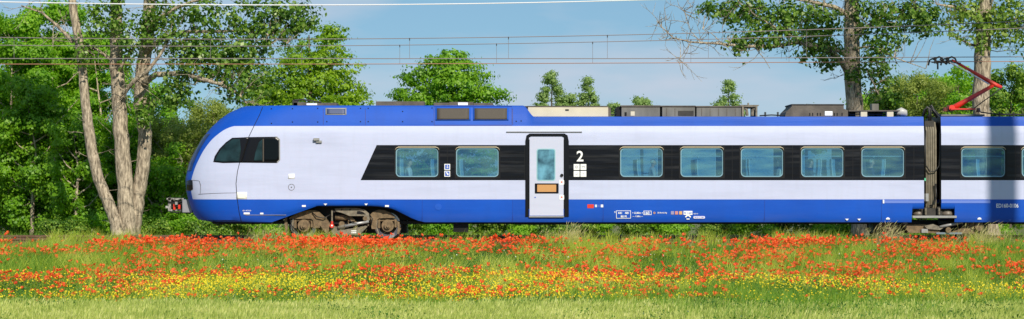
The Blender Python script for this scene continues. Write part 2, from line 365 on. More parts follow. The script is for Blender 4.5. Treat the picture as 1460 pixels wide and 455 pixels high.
# two tracks
slv = MB().prism([(-1.3, -.24), (1.3, -.24), (1.3, -.19), (.9, -.15), (.4, -.19), (-.4, -.19), (-.9, -.15), (-1.3, -.19)], -.13, .13)
for yc, lab in ((1.4, 'rusty rails on concrete sleepers carrying the passenger train'), (5.9, 'rusty empty second track running behind the train')):
    t = thing('railway_track', lab, 'railway track', (0, yc, 0), 'two parallel railway tracks')
    for s_ in (-1, 1):
        yy = yc + s_ * .75; m2 = MB()
        pr = [(-.07, -.172), (.07, -.172), (.07, -.16), (.012, -.135), (.012, -.045), (.036, -.032), (.036, -.004), (.03, 0), (-.03, 0), (-.036, -.004), (-.036, -.032), (-.012, -.045), (-.012, -.135), (-.07, -.16)]
        n_ = len(pr); m2.add([(x, yy + a, b) for x in (-60, 60) for a, b in pr], [(k, (k + 1) % n_, n_ + (k + 1) % n_, n_ + k) for k in range(n_)])
        m2.m = [1 if k == 7 else 0 for k in range(n_)]
        m2.build('rail', [M['rail'], M['railtop']], t)
    sp = None
    for k in range(60):
        if sp is None:
            q = MB(); q.add([(a[1] - 17.7, yc + a[0], a[2]) if False else (a[1] - 17.7, yc + a[0], a[2]) for a in slv.v], slv.f)
            sp = q.build('sleeper', M['sleeper'], t)
        else:
            c_ = sp.copy(); c_.location = sp.location + Vector((.6 * k, 0, 0)); c_.parent = t; COL.objects.link(c_)

# ------------------------------------------------------------------ the train
TR = thing('passenger_train', 'blue and white electric passenger train with a black window band and rounded nose', 'train', (0, 1.4, 0))
HI = [(3.93, 1.305), (4.15, 1.215), (4.33, 1.13), (4.365, 1.05), (4.38, .5), (4.38, 0)]
LO = [(3.79, 1.340), (3.90, 1.322), (3.985, 1.305), (4.00, 1.20), (4.02, .5), (4.02, 0)]
PZ = [(0.57, 1.345), (0.64, 1.375), (0.78, 1.393), (1.0, 1.40), (1.31, 1.40), (1.60, 1.40), (1.93, 1.40), (2.02, 1.40), (2.35, 1.40), (2.70, 1.40), (3.00, 1.40), (3.07, 1.40), (3.25, 1.40), (3.44, 1.398), (3.50, 1.388), (3.60, 1.372), (3.69, 1.352)]
NS = [(302, 317), (285, 313.5), (277, 305), (272, 292), (268, 278), (265.5, 264), (266.5, 250), (270.5, 234), (278.5, 216), (290, 197), (304, 180.5), (319, 167), (333, 158), (348, 152.5), (372, 150), (400, 149)]
nsz = [Z(b, 1.4) for a, b in NS]; nsx = [X(a, 1.4) for a, b in NS]
nsz[0] = .57
def xnose(z): return float(np.interp(z, nsz, nsx))
LN, PN = 2.3, 2.7
def fs_(s):
    if s <= 0: return 0.0
    if s >= LN: return 1.0
    return (1 - (1 - s / LN) ** PN) ** (1 / PN)
PROF_HI = PZ + HI
def wprof(z):
    return float(np.interp(z, [p[0] for p in PROF_HI[:-1]], [p[1] for p in PROF_HI[:-1]]))
def surf_y(x, z, front=True):
    W = wprof(z)
    if front: W *= fs_(x - xnose(z))
    return 1.4 - W
def S(px, py, off=0.004):
    """pixel -> point on the near side of the front coach"""
    y = 0.0
    for _ in range(6): y = surf_y(X(px, y), Z(py, y))
    return Vector((X(px, y), y - off, Z(py, y)))

XA, XB = X(1317.5), X(1342)
def zbot(x):
    xs_ = [X(a) for a in (396, 404, 413, 424, 436, 450, 530, 545, 560, 573, 584, 602)]
    zs_ = [Z(b) for b in (317, 312, 305, 299, 295.5, 294, 294, 295, 298, 304, 310, 317)]
    z = float(np.interp(x, xs_, zs_))
    if x > X(1300.5): z = Z(298)
    return max(z, .57)
def zbot2(x): return Z(298) if x < X(1361) else .57
def hh(x):
    a, b = X(746), X(762); f = min(1, max(0, (x - a) / (b - a))); return 1 - f * f * (3 - 2 * f)

WIN = [(563.5, 626), (649.5, 712), (883.5, 946), (969.5, 1032), (1055.5, 1117.5), (1141.5, 1203.5), (1227.5, 1290), ]
WIN2 = [(1370, 1434), (1456, 1518), (1542, 1604)]
WZ0, WZ1 = 2.02, 3.00
DX0, DX1, DZ0, DZ1 = X(750), X(809), Z(307), Z(192)
def body(name, x0, x1, wins, nose, zb, hfun, door=None):
    holes = [(X(a), X(b)) for a, b in wins]
    xs_ = sorted(set([round(v, 4) for v in list(np.arange(x0, x1, .22)) + [x1] + [h for w_ in holes for h in w_] + ([door[0], door[1]] if door else []) + ([X(1300), X(1301)] if nose else [X(1361), X(1362)]) + ([X(a) for a in (746, 750, 754, 758, 762)] if nose else [])]))
    xs_ = [v for v in xs_ if v >= x0]
    nr = len(PROF_HI); mb = MB()
    arc = 22
    for sgn in (-1, 1):
        cols = []
        if nose:
            for k in range(arc):
                u = math.sin(k / arc * math.pi / 2) ** 1.0; u = 1 - math.cos(k / arc * math.pi / 2)
                col = []
                for i, (z, w_) in enumerate(PROF_HI):
                    xn = xnose(z); s = u * LN; col.append((xn + s, 1.4 + sgn * w_ * fs_(s), z))
                cols.append(col)
        for x in xs_:
            col = []; h = hfun(x)
            for i in range(nr):
                if i < len(PZ): z, w_ = PZ[i]
                else:
                    a, b = LO[i - len(PZ)], HI[i - len(PZ)]; z = a[0] * (1 - h) + b[0] * h; w_ = a[1] * (1 - h) + b[1] * h
                if z < 1.31:
                    bz = zb(x); z = bz + (z - .57) / (1.31 - .57) * (1.31 - bz)
                xx = x
                if nose and x == xs_[0]: pass
                col.append((xx, 1.4 + sgn * w_, z))
            cols.append(col)
        vs = [p for c in cols for p in c]; fcs = []
        na = arc if nose else 0
        for c in range(len(cols) - 1):
            for i in range(nr - 1):
                if c >= na:
                    xm = (xs_[c - na] + xs_[c - na + 1]) / 2; zm = (PROF_HI[i][0] + PROF_HI[i + 1][0]) / 2
                    if WZ0 < zm < WZ1 and any(a < xm < b for a, b in holes): continue
                    if door and door[0] < xm < door[1] and door[2] + .3 < zm + .3 and 0.9 < zm < 3.3 and sgn < 0: continue
                a = c * nr + i; q = (a, a + nr, a + nr + 1, a + 1)
                fcs.append(q if sgn < 0 else q[::-1])
        mb.add(vs, fcs)
    return mb

def livery(front):
    m = bpy.data.materials.new('coach_livery'); m.use_nodes = True
    n = m.node_tree.nodes; l = m.node_tree.links; b = n['Principled BSDF']
    t = n.new('ShaderNodeTexCoord'); sp = n.new('ShaderNodeSeparateXYZ'); l.new(t.outputs['Object'], sp.inputs[0])
    def mth(op, a, c, clamp=False):
        q = n.new('ShaderNodeMath'); q.operation = op
        for i, v in enumerate((a, c)):
            if isinstance(v, (int, float)): q.inputs[i].default_value = v
            else: l.new(v, q.inputs[i])
        return q.outputs[0]
    x, z = sp.outputs[0], sp.outputs[2]
    side = mth('MULTIPLY', mth('GREATER_THAN', z, 1.31), mth('LESS_THAN', z, 3.69))
    if front:
        # edge of the blue nose ring as a curve x = f(z)
        pts = [(276, 284), (273.5, 272), (273.5, 262), (277, 247), (285, 228), (297, 208), (313, 192), (331, 182), (352, 179.5)]
        zz = [Z(p[1], .7) for p in pts]; xx = [X(p[0], .7) for p in pts]
        zz[0] = 1.30; z0, z1, x0, x1 = zz[0], zz[-1], min(xx), max(xx)
        mr = n.new('ShaderNodeMapRange'); mr.inputs[1].default_value = z0; mr.inputs[2].default_value = z1; l.new(z, mr.inputs[0])
        fc = n.new('ShaderNodeFloatCurve'); cv = fc.mapping.curves[0]
        ps = [((a - z0) / (z1 - z0), (c - x0) / (x1 - x0)) for a, c in zip(zz, xx)]
        cv.points[0].location = ps[0]; cv.points[1].location = ps[-1]
        for p_ in ps[1:-1]: cv.points.new(*p_)
        fc.mapping.update(); l.new(mr.outputs[0], fc.inputs[1])
        xb = mth('ADD', mth('MULTIPLY', fc.outputs[0], x1 - x0), x0)
        side = mth('MULTIPLY', side, mth('GREATER_THAN', x, xb))
        xs0, xs1, zs0, zs1 = X(514), X(537), 1.93, 3.07
        sl = mth('ADD', mth('MULTIPLY', mth('SUBTRACT', z, zs0), (xs1 - xs0) / (zs1 - zs0)), xs0)
        band = mth('MULTIPLY', mth('MULTIPLY', mth('GREATER_THAN', z, 1.93), mth('LESS_THAN', z, 3.07)), mth('GREATER_THAN', x, sl))
    else:
        band = mth('MULTIPLY', mth('GREATER_THAN', z, 1.93), mth('LESS_THAN', z, 3.07))
    def nois(sc, st, d=5):
        mm = n.new('ShaderNodeMapping'); mm.inputs['Scale'].default_value = st; l.new(t.outputs['Object'], mm.inputs[0])
        q = n.new('ShaderNodeTexNoise'); q.inputs['Scale'].default_value = sc; q.inputs['Detail'].default_value = d; l.new(mm.outputs[0], q.inputs[0]); return q.outputs['Fac']
    def mix(f, a, c):
        q = n.new('ShaderNodeMix'); q.data_type = 'RGBA'
        for i, v in ((0, f), (6, a), (7, c)):
            if isinstance(v, tuple): q.inputs[i].default_value = (*v, 1)
            elif isinstance(v, (int, float)): q.inputs[i].default_value = v
            else: l.new(v, q.inputs[i])
        return q.outputs[2]
    def ramp(v, a, c):
        q = n.new('ShaderNodeMapRange'); q.inputs[1].default_value = a; q.inputs[2].default_value = c; l.new(v, q.inputs[0]); return q.outputs[0]
    dirt = ramp(nois(1.2, (.5, 1, 3)), .45, .75)
    white = mix(dirt, (.49, .535, .74), (.45, .49, .68))
    blue = mix(ramp(nois(.8, (.6, 1, 1)), .4, .7), BLUE, (.004, .066, .43))
    dust = mth('MULTIPLY', ramp(z, 0.95, 0.55), ramp(nois(2.5, (.35, 1, 1.6)), .35, .8))
    blue = mix(mth('MULTIPLY', dust, .22), blue, (.16, .14, .13))
    white = mix(mth('MULTIPLY', ramp(nois(3, (2.2, 1, .25)), .5, .8), .16), white, (.37, .39, .48))
    blue = mix(mth('MULTIPLY', ramp(nois(2, (1.5, 1, .3)), .45, .8), .3), blue, (.012, .065, .35))
    c = mix(side, blue, white); c = mix(band, c, mix(ramp(nois(1.0, (.5, 1, 8)), .5, .8), (.006, .006, .009), (.034, .034, .038)))
    l.new(c, b.inputs['Base Color'])
    rr_ = n.new('ShaderNodeMix'); rr_.data_type = 'FLOAT'; rr_.inputs[2].default_value = .45; rr_.inputs[3].default_value = .16; l.new(band, rr_.inputs[0]); l.new(rr_.outputs[0], b.inputs['Roughness'])
    bp = n.new('ShaderNodeBump'); bp.inputs['Strength'].default_value = .22; bp.inputs['Distance'].default_value = .02
    l.new(nois(1.5, (.5, 1, 5), 3), bp.inputs['Height']); l.new(bp.outputs[0], b.inputs['Normal'])
    b.inputs['Specular IOR Level'].default_value = .25
    return m
x0 = xnose(4.38) + LN
bod = body('coach_body', x0, XA, WIN, True, zbot, hh, (DX0, DX1, .9, 3.3)).build('coach_body', livery(True), TR, center=False, smooth=False, fix=False)
def autosmooth(o, ang=35):
    me = o.data; b = bmesh.new(); b.from_mesh(me); bmesh.ops.remove_doubles(b, verts=b.verts, dist=1e-4)
    for f in b.faces: f.smooth = True
    for e in b.edges:
        if len(e.link_faces) == 2 and e.calc_face_angle(0) > R(ang): e.smooth = False
    b.to_mesh(me); b.free()
autosmooth(bod)
bod2 = body('coach_body', XB, 31.0, WIN2, False, zbot2, lambda x: 0.0).build('coach_body', livery(False), TR, center=False, fix=False)
autosmooth(bod2)
# coach ends at the gangway
for xx in (XA, XB):
    mb = MB(); e = .003 if xx == XA else -.003
    pr = [(w_, z) for z, w_ in PZ[4:]] + [(w_, z) for z, w_ in LO]
    pol = [(1.4 - a, b) for a, b in pr] + [(1.4 + a, b) for a, b in pr[::-1][1:]]
    mb.add([(xx - e, a, b) for a, b in pol], [tuple(range(len(pol)))]); mb.build('end_wall', M['rubber'], TR)

# --- patches that follow the curved side
def patch(name, poly, mat_, off=.006, parent=None, rings=7, seg=8, raised=0):
    pts = []
    for i in range(len(poly)):
        a, b = poly[i], poly[(i + 1) % len(poly)]
        for k in range(seg): pts.append((a[0] + (b[0] - a[0]) * k / seg, a[1] + (b[1] - a[1]) * k / seg))
    cx = sum(p[0] for p in poly) / len(poly); cy = sum(p[1] for p in poly) / len(poly)
    n = len(pts); vs = [S(cx, cy, off)]
    for r_ in range(1, rings + 1):
        f = r_ / rings
        vs += [S(cx + (p[0] - cx) * f, cy + (p[1] - cy) * f, off) for p in pts]
    if True: vs += [S(p[0], p[1], -.01) for p in pts]
    fcs = [(0, 1 + k, 1 + (k + 1) % n) for k in range(n)]
    for r_ in range(rings):
        a = 1 + r_ * n
        fcs += [(a + k, a + n + k, a + n + (k + 1) % n, a + (k + 1) % n) for k in range(n)]
    mb = MB(); mb.add(vs, fcs); return mb.build(name, mat_, parent or TR, smooth=True)
def strip(name, pts, wpx, mat_, off=.004, parent=None):
    P_ = []
    for a, b in zip(pts[:-1], pts[1:]):
        for k in range(6): P_.append((a[0] + (b[0] - a[0]) * k / 6, a[1] + (b[1] - a[1]) * k / 6))
    P_.append(pts[-1]); vs = []; n = len(P_)
    for i, p in enumerate(P_):
        q0 = P_[max(0, i - 1)]; q1 = P_[min(n - 1, i + 1)]; dx, dy = q1[0] - q0[0], q1[1] - q0[1]; l_ = math.hypot(dx, dy) or 1
        nx, ny = -dy / l_ * wpx / 2, dx / l_ * wpx / 2
        vs += [S(p[0] - nx, p[1] - ny, off), S(p[0] + nx, p[1] + ny, off)]
    mb = MB(); mb.add(vs, [(2 * i, 2 * i + 2, 2 * i + 3, 2 * i + 1) for i in range(n - 1)]); return mb.build(name, mat_, parent or TR, fix=False)
def rr(x0, x1, z0, z1, r, n=5):
    out = []
    for cx, cz, a0 in ((x1 - r, z1 - r, 0), (x0 + r, z1 - r, 90), (x0 + r, z0 + r, 180), (x1 - r, z0 + r, 270)):
        for k in range(n + 1):
            a = R(a0 + 90 * k / n); out.append((cx + r * math.cos(a), cz + r * math.sin(a)))
    return out
def ring(mb, outer, inner, y0, y1, m=None):
    n = len(outer); vs = [(a, y0, b) for a, b in outer] + [(a, y0, b) for a, b in inner] + [(a, y1, b) for a, b in outer] + [(a, y1, b) for a, b in inner]
    fs = []
    for k in range(n):
        j = (k + 1) % n
        fs += [(k, j, n + j, n + k), (2 * n + k, 3 * n + k, 3 * n + j, 2 * n + j), (k, 2 * n + k, 2 * n + j, j), (n + k, n + j, 3 * n + j, 3 * n + k)]
    return mb.add(vs, fs, m)

# cab glazing
cabwin = patch('cab_side_window', [(304, 231), (306, 223), (313, 212), (322, 203), (331, 196.5), (356, 195.5), (350, 214), (345, 232), (318, 232.5)], M['black'], .005)
patch('pane', [(306.5, 230), (309, 223), (316, 212), (324, 204), (332, 198.5), (342, 198.2), (343.5, 214), (341, 230.5), (318, 231)], M['darkglass'], .009, cabwin)
cd = patch('cab_door_window', [(356, 195.5), (394, 195), (399, 199), (399, 228), (395, 232.5), (345, 232), (350, 214)], M['black'], .006)
patch('pane', [(377, 198.5), (394, 198.5), (396.5, 201), (396.5, 227), (394, 229.5), (377, 229.5)], M['blackglass'], .011, cd)
patch('pane', [(374, 198.5), (374, 229.5), (362, 229.5), (364, 218), (369, 203)], M['darkglass'], .011, cd)
strip('window_bar', [(375.5, 198), (375.5, 230.5)], 1.6, M['mesh'], .014, cd)
for sg in (1,):
    strip('rubber_seal', [(394, 195), (398.6, 199), (398.8, 228), (395, 232)], 1.6, M['pale_metal'], .009, cd)
strip('body_seam', [(375, 151.5), (370, 164), (362, 180), (351, 203), (344, 222), (338.5, 245), (336.5, 262), (338, 282), (341, 303), (344, 316)], .9, M['rubber'])
strip('body_seam', [(283, 277), (300, 276), (320, 275.3), (337, 275)], .5, M['mesh'])
patch('headlight', [(265.8, 272), (266, 258), (271, 256.5), (274.5, 257), (275, 270), (272, 272)], M['black'], .010)
strip('headlight_surround', [(275, 257), (284, 258), (286, 264), (285.5, 276)], .5, M['mesh'])
# windscreen wraps round the front between the blue pillars
mb = MB(); vs = []; zs_ = np.linspace(2.25, 3.45, 12); na = 25
for z in zs_:
    for k in range(na):
        a = -1 + 2 * k / (na - 1); s = (1 - math.sqrt(max(0, 1 - (abs(a) * .60) ** 2))) * LN * .55
        vs.append((xnose(z) + s - .012, 1.4 + (1 if a > 0 else -1) * wprof(z) * fs_(s), z))
mb.add(vs, [(j * na + k, j * na + k + 1, (j + 1) * na + k + 1, (j + 1) * na + k) for j in range(11) for k in range(na - 1)])
mb.build('windscreen', M['navyglass'], TR, smooth=True, fix=False)

# small fittings on the side
patch('service_hatch', [(337, 274), (352, 274), (352, 284), (337, 284)], mat('hatch_pale', (.80, .80, .74), .5), .004, seg=2, rings=2)
patch('service_hatch', [(411, 248), (420, 248), (420, 255), (411, 255)], M['mark'], .004, seg=2, rings=2)
for cx, cy, r_ in ((415.5, 267, 4.4),):
    c_ = [(cx + r_ * math.cos(a), cy + r_ * math.sin(a)) for a in np.linspace(0, 2 * math.pi, 25)]
    strip('round_cap_seam', c_, .6, M['mesh'])
    patch('round_cap', [(cx + .9 * math.cos(a), cy + .9 * math.sin(a)) for a in np.linspace(0, 2 * math.pi, 9)[:-1]], M['mesh'], .006, seg=1, rings=1)
mb = MB(); q = S(453, 199.5); mb.box(q.x - .13, q.x + .06, q.y - .10, q.y, q.z - .03, q.z + .06); mb.box(q.x - .05, q.x + .14, q.y - .06, q.y, q.z - .10, q.z - .02)
mb.build('side_camera', M['pale_metal'], TR, bevel=.01)
mb = MB(); q = S(625, 295); mb.disc((q.x, q.z), .105, -.012, 0); mb.disc((q.x, q.z), .03, -.02, -.012); mb.build('round_filler_cap', M['blue'], TR)
# roof fairing: seams, screws and vent panels
for px in (461, 521, 619, 731): strip('fairing_seam', [(px, 151.5), (px, 178)], .7, mat('deep_blue', (.006, .02, .2), .5) if 'db' not in M else M['db'])
M['db'] = bpy.data.materials['deep_blue']
for px, py in [(387, 155), (387, 176), (417, 155), (417, 174), (453, 154.5), (453, 174), (466, 155), (466, 173.5), (514, 154.5), (514, 173.5), (525, 154.5), (525, 173.5), (574, 159), (574, 173.5), (616, 154), (616, 173.5), (736, 173), (743, 172.5)]:
    patch('roof_screw', [(px - .8, py - .8), (px + .8, py - .8), (px + .8, py + .8), (px - .8, py + .8)], M['rubber'], .005, seg=1, rings=1)
vp = patch('roof_vent', [(464, 154), (494, 154), (494, 164), (464, 164)], M['pale_metal'], .006, seg=4, rings=3)
patch('vent_grille', [(466, 155.3), (492.5, 155.3), (492.5, 162.5), (466, 162.5)], mat('vent_blue', (.05, .07, .16), .5), .011, vp, seg=4, rings=3)
strip('fairing_seam', [(619, 152), (730, 152), (730, 178.5), (619, 178.5), (619, 152)], .8, M['db'], .007)
for a, b in ((621, 671), (674.5, 725)):
    vp = patch('roof_vent', [(a, 153.2), (b, 153.2), (b, 172), (a, 172)], M['blue'], .012, seg=6, rings=4)
    patch('vent_grille', [(a + 2, 154.3), (b - 2, 154.3), (b - 2, 170.5), (a + 2, 170.5)], M['mesh'], .022, vp, seg=6, rings=4)
for px in (763, 772, 781, 822, 863, 905, 915, 957, 998, 1040, 1052, 1093, 1134, 1175, 1185, 1226, 1268, 1309, 1346, 1388, 1430):
    mb = MB(); xq = X(px); zq = Z(173.3); yq = 1.4 - 1.318
    mb.box(xq - .016, xq + .016, yq - .008, yq + .02, zq - .025, zq + .025); mb.build('roof_screw', M['rubber'], TR)
# gutter line above the doors
mb = MB(); mb.box(X(722), X(830), -.03, .02, Z(188.6), Z(187.4)); mb.build('door_gutter', M['pale_metal'], TR)

# --- windows
def window(a, b):
    x0, x1 = X(a), X(b); mb = MB()
    mb.prism(rr(x0 + .02, x1 - .02, WZ0 + .02, WZ1 - .02, .13), .030, .040)
    w_ = mb.build('window', M['glass'], TR)
    mb = MB(); n = 5
    # black corner plate flush with the band, then rubber ring, 0.05 deep
    inn = rr(x0 + .018, x1 - .018, WZ0 + .018, WZ1 - .018, .14, n)
    out = rr(x0 - .03, x1 + .03, WZ0 - .03, WZ1 + .03, .02, n); ring(mb, out, inn, -.006, .028)
    mb.build('frame', M['rubber'], w_)
    mb = MB(); ring(mb, rr(x0 + .018, x1 - .018, WZ0 + .018, WZ1 - .018, .14, n), rr(x0 + .05, x1 - .05, WZ0 + .05, WZ1 - .06, .11, n), .024, .029)
    mb.build('glass_border', M['edge'], w_)
    mb = MB(); pts = [(x0 + .0, -.012, WZ1 - .09), (x0 + .03, -.012, WZ1 - .03), (x0 + .10, -.012, WZ1 + .004), (x1 - .10, -.012, WZ1 + .004), (x1 - .03, -.012, WZ1 - .03), (x1, -.012, WZ1 - .09)]
    mb.tube(pts, [.003, .007, .013, .013, .007, .003], 6); mb.build('trim', M['trim'], w_)
    return w_
for a, b in WIN + WIN2: window(a, b)
# far side glazing, one pane each, so the coach is lit from both sides
for a, b in WIN + WIN2:
    MB().box(X(a) + .01, X(b) - .01, 2.785, 2.795, WZ0 + .01, WZ1 - .01).build('window', M['glass'], TR)
# band seams between windows
for px in (638, 748, 958, 1044, 1130, 1216, 1303, 1448):
    mb = MB(); mb.box(X(px) - .008, X(px) + .008, -.003, .004, 1.94, 3.06); mb.build('band_seam', M['rubber'], TR)

# --- door
x0, x1 = X(749), X(811); zt = Z(190.5); zb_ = Z(309)
mb = MB()
sur_o = [(x1, zb_), (x1, zt - .25), (x1 - .04, zt - .06), (x1 - .14, zt)] + [(x0 + .14, zt), (x0 + .04, zt - .06), (x0, zt - .25), (x0, zb_)]
xi0, xi1, zi = X(754), X(804.5), Z(194.5)
sur_i = [(xi1, zb_), (xi1, zi - .14), (xi1 - .015, zi - .03), (xi1 - .08, zi)] + [(xi0 + .08, zi), (xi0 + .015, zi - .03), (xi0, zi - .14), (xi0, zb_)]
n = 8; vs = [(a, -.016, b) for a, b in sur_o] + [(a, -.016, b) for a, b in sur_i] + [(a, .05, b) for a, b in sur_o] + [(a, .06, b) for a, b in sur_i]
fc = []
for k in range(n - 1): fc += [(k, k + 1, n + k + 1, n + k), (k, 2 * n + k, 2 * n + k + 1, k + 1), (n + k, n + k + 1, 3 * n + k + 1, 3 * n + k)]
mb.add(vs, fc); mb.box(x0, x1, .065, .075, zb_ - .02, zt - .05)
mb.build('door_surround', M['black'], TR)
mb = MB(); mb.prism([(a, b) for a, b in [(xi1 - .02, zb_ + .03), (xi1 - .02, zi - .10), (xi1 - .07, zi - .03), (xi0 + .07, zi - .03), (xi0 + .02, zi - .10), (xi0 + .02, zb_ + .03)]], .0, .05)
dr = mb.build('door', M['white'], TR, bevel=.008)
wx0, wx1, wz0, wz1 = X(765), X(792), Z(258), Z(212)
MB().prism(rr(wx0, wx1, wz0, wz1, .08), -.004, .001).build('window_border', mat('door_glass_edge', (.28, .50, .56), .3), dr)
MB().prism(rr(wx0 + .03, wx1 - .03, wz0 + .035, wz1 - .03, .06), -.008, -.003).build('window', mat('door_glass', (.015, .05, .08), .05, col2=(.14, .36, .50), scale=2.6, spec=.5), dr)  # opaque pane; dark and teal noise stands in for light seen through it
MB().prism(rr(X(762.5), X(796.5), Z(276), Z(261.5), .02), -.007, .001).build('sign_board', M['black'], dr)
MB().box(X(766), X(793), -.012, -.006, Z(273.6), Z(263.4)).build('destination_panel', M['orange'], dr)
mb = MB(); mb.disc((X(801), Z(250)), .05, -.035, .01); mb.build('door_button', M['rubber'], dr)
for zc in (Z(260), Z(281.5)): 
    ss = MB().prism(rr(X(797.5), X(804.3), zc - .08, zc + .08, .03), -.005, .001).build('sticker', M['mark'], dr)
    MB().box(X(799.6), X(802), -.008, -.004, zc - .015, zc + .03).build('sticker_symbol', M['red'], ss)
MB().disc((X(763), Z(281.5)), .02, -.01, .001).build('lock', M['blue'], dr)
MB().box(xi0 + .01, xi1 - .01, -.05, .05, zb_ - .02, zb_ + .02).build('door_step', M['pale_metal'], TR)

# --- lettering and symbols
def text(s_, px, py, h_px, mat_, parent=None, y=-.003, bold=False, name='lettering', sx=1.0, front=True):
    cu = bpy.data.curves.new('t', 'FONT'); cu.body = s_; cu.size = 1; cu.extrude = .002; cu.offset = .016 if bold else .006
    o = bpy.data.objects.new('t', cu); COL.objects.link(o); bpy.context.view_layer.update()
    me = bpy.data.meshes.new_from_object(o.evaluated_get(bpy.context.evaluated_depsgraph_get())); bpy.data.objects.remove(o)
    a = np.array([v.co[:] for v in me.vertices]); h = a[:, 1].max() - a[:, 1].min(); k = h_px / 44 / h; x_0 = a[:, 0].min(); z_0 = a[:, 1].min()
    me.materials.clear(); me.materials.append(mat_)
    pos = Vector((X(px), y, Z(py)))
    for v in me.vertices: c = v.co.copy(); v.co = ((c.x - x_0) * k * sx, -c.z * .5, (c.y - z_0) * k)
    me.name = name; ob = bpy.data.objects.new(name, me); COL.objects.link(ob); par = parent or TR; ob.parent = par; ob.location = pos - WL[par.name]; return ob
MK = M['mark']
text('2', 822.2, 230.2, 15, MK, bold=True, name='class_number')
for i, (a, b) in enumerate(((818, 234), (827.6, 234), (818, 243.8), (827.6, 243.8))):
    pq = MB().box(X(a), X(a + 8.3), -.006, .002, Z(b + 8.3), Z(b)).build('pictogram_panel', MK, TR)
    mb = MB(); cx, cz = X(a + 4.1), Z(b + 4.1)
    if i == 0: mb.disc((cx, cz), .05, -.009, -.005, rin=.03); mb.box(cx - .045, cx + .045, -.0095, -.006, cz - .008, cz + .008)
    elif i == 1: mb.box(cx - .06, cx + .06, -.009, -.005, cz - .005, cz + .03); mb.box(cx - .05, cx - .03, -.009, -.005, cz - .03, cz - .005); mb.box(cx + .03, cx + .05, -.009, -.005, cz - .03, cz - .005)
    elif i == 2: mb.box(cx - .04, cx + .04, -.009, -.005, cz - .03, cz - .01); mb.disc((cx + .02, cz + .02), .015, -.009, -.005, n=10)
    else: mb.box(cx - .03, cx + .03, -.009, -.005, cz + .01, cz + .03); mb.box(cx - .02, cx + .02, -.009, -.005, cz - .03, cz - .02)
    mb.build('pictogram', mat('picto_grey', (.42, .43, .45), .6) if i == 0 else bpy.data.materials['picto_grey'], pq)
M['bluesign'] = mat('blue_sign', (.05, .12, .50), .5)
for b in (233.8, 243.6):
    pq = MB().box(X(633.6), X(641.8), -.006, .002, Z(b + 8.4), Z(b)).build('pictogram_panel', MK, TR)
    q2 = MB().box(X(634.6), X(640.8), -.009, -.005, Z(b + 7.4), Z(b + 1)).build('sign_field', M['bluesign'], pq)
    mb = MB(); cx, cz = X(637.7), Z(b + 4.2)
    if b < 240: mb.disc((cx + .01, cz - .01), .028, -.013, -.009, n=14, rin=.015); mb.prism([(cx - .01, cz + .05), (cx + .01, cz + .05), (cx + .045, cz - .03), (cx + .02, cz - .03), (cx - .005, cz)], -.013, -.009)
    else: mb.prism([(cx - .05, cz + .05), (cx - .01, cz + .05), (cx + .05, cz - .01), (cx + .02, cz - .055), (cx - .01, cz - .01)], -.013, -.009)
    o = mb.build('pictogram', MK, TR)
def lab(x0, x1, y0, y1, m, name='sticker', out=None):
    return MB().box(X(x0), X(x1), -.006, .004, Z(y1), Z(y0)).build(name, m, TR)
lab(837.4, 846.6, 291.4, 296.8, M['red']); lab(848.2, 851.2, 291.8, 295.4, mat('pale_blue_sticker', (.5, .65, .8), .5)); lab(852.8, 855, 292, 295.4, M['bluesign']); lab(856.6, 860, 291.8, 295.6, MK)
def outline(x0, x1, y0, y1, t=.6, name='marking_box'):
    mb = MB(); a, b, c, d = X(x0), X(x1), Z(y1), Z(y0); q = t / 44
    mb.box(a, b, -.005, .003, c, c + q); mb.box(a, b, -.005, .003, d - q, d); mb.box(a, a + q, -.0055, .003, c + q, d - q); mb.box(b - q, b, -.0055, .003, c + q, d - q)
    return mb.build(name, MK, TR)
outline(878.6, 899.4, 300.3, 311.6)
text('4', 875.6, 303.8, 2.8, MK); text('441', 881, 305.3, 3.1, MK, bold=True); text('481', 891, 305.3, 3.1, MK, bold=True); text('80 Pl', 885, 310.3, 3.1, MK, bold=True)
text('+ 22,80m +', 901.5, 305.3, 3, MK, bold=True, sx=.93); text('\u2014 11,80m \u2014', 902, 309.9, 2.6, MK, bold=True, sx=.85)
outline(917.5, 928.8, 300.6, 306.5); text('160', 919, 305.7, 3.9, MK, bold=True)
mb = MB(); mb.disc((X(933), Z(303.6)), .035, -.005, .003, n=14, rin=.015); mb.build('round_marking', M['orange'], TR)
text('DE R-A-G-Mg', 937.6, 305, 2.6, MK, bold=True, sx=.85)
for a, c in ((956.6, (.28, .25, .42)), (962.4, (.55, .22, .20)), (968.4, (.62, .36, .14))): lab(a, a + 4.3, 301.2, 305.9, mat('sticker_%d' % int(a), c, .5))
lab(974.6, 987.2, 300.8, 306.4, MK); text('R 160+', 975.8, 305.2, 3.2, M['bluesign'], y=-.0105)
text('160-10', 988.8, 305.6, 1.7, MK)
mb = MB()   # little crown-shaped mark
for k in range(5):
    a = R(20 + 35 * k); cx, cz = X(981) + .075 * math.cos(a), Z(310) + .06 * math.sin(a) ; mb.disc((cx, cz), .024, -.005 - .0003 * k, .003, n=10)
mb.box(X(981) - .05, X(981) + .05, -.0048, .003, Z(313), Z(311.6)); mb.build('emblem', MK, TR)
MB().prism(rr(X(988.6), X(1005.2), Z(311.8), Z(308.2), .035), -.005, .003).build('sticker', mat('lilac', (.62, .6, .78), .5), TR)
text('94 51 2 140', 990.4, 311.1, 2.1, M['bluesign'], y=-.008, sx=.9)
text('ED160-0106', 1420.6, 296.2, 5.8, M['signwhite'], bold=True, sx=.80, name='vehicle_number')
for px, py in ((464, 291.4), (522, 291.4), (1207.6, 313), (1225, 313)): 
    mb = MB(); mb.prism([(X(px - 2.6), Z(py - 1)), (X(px + 2.6), Z(py - 1)), (X(px), Z(py + 1.7))], -.005, .004); mb.build('lifting_mark', MK, TR)
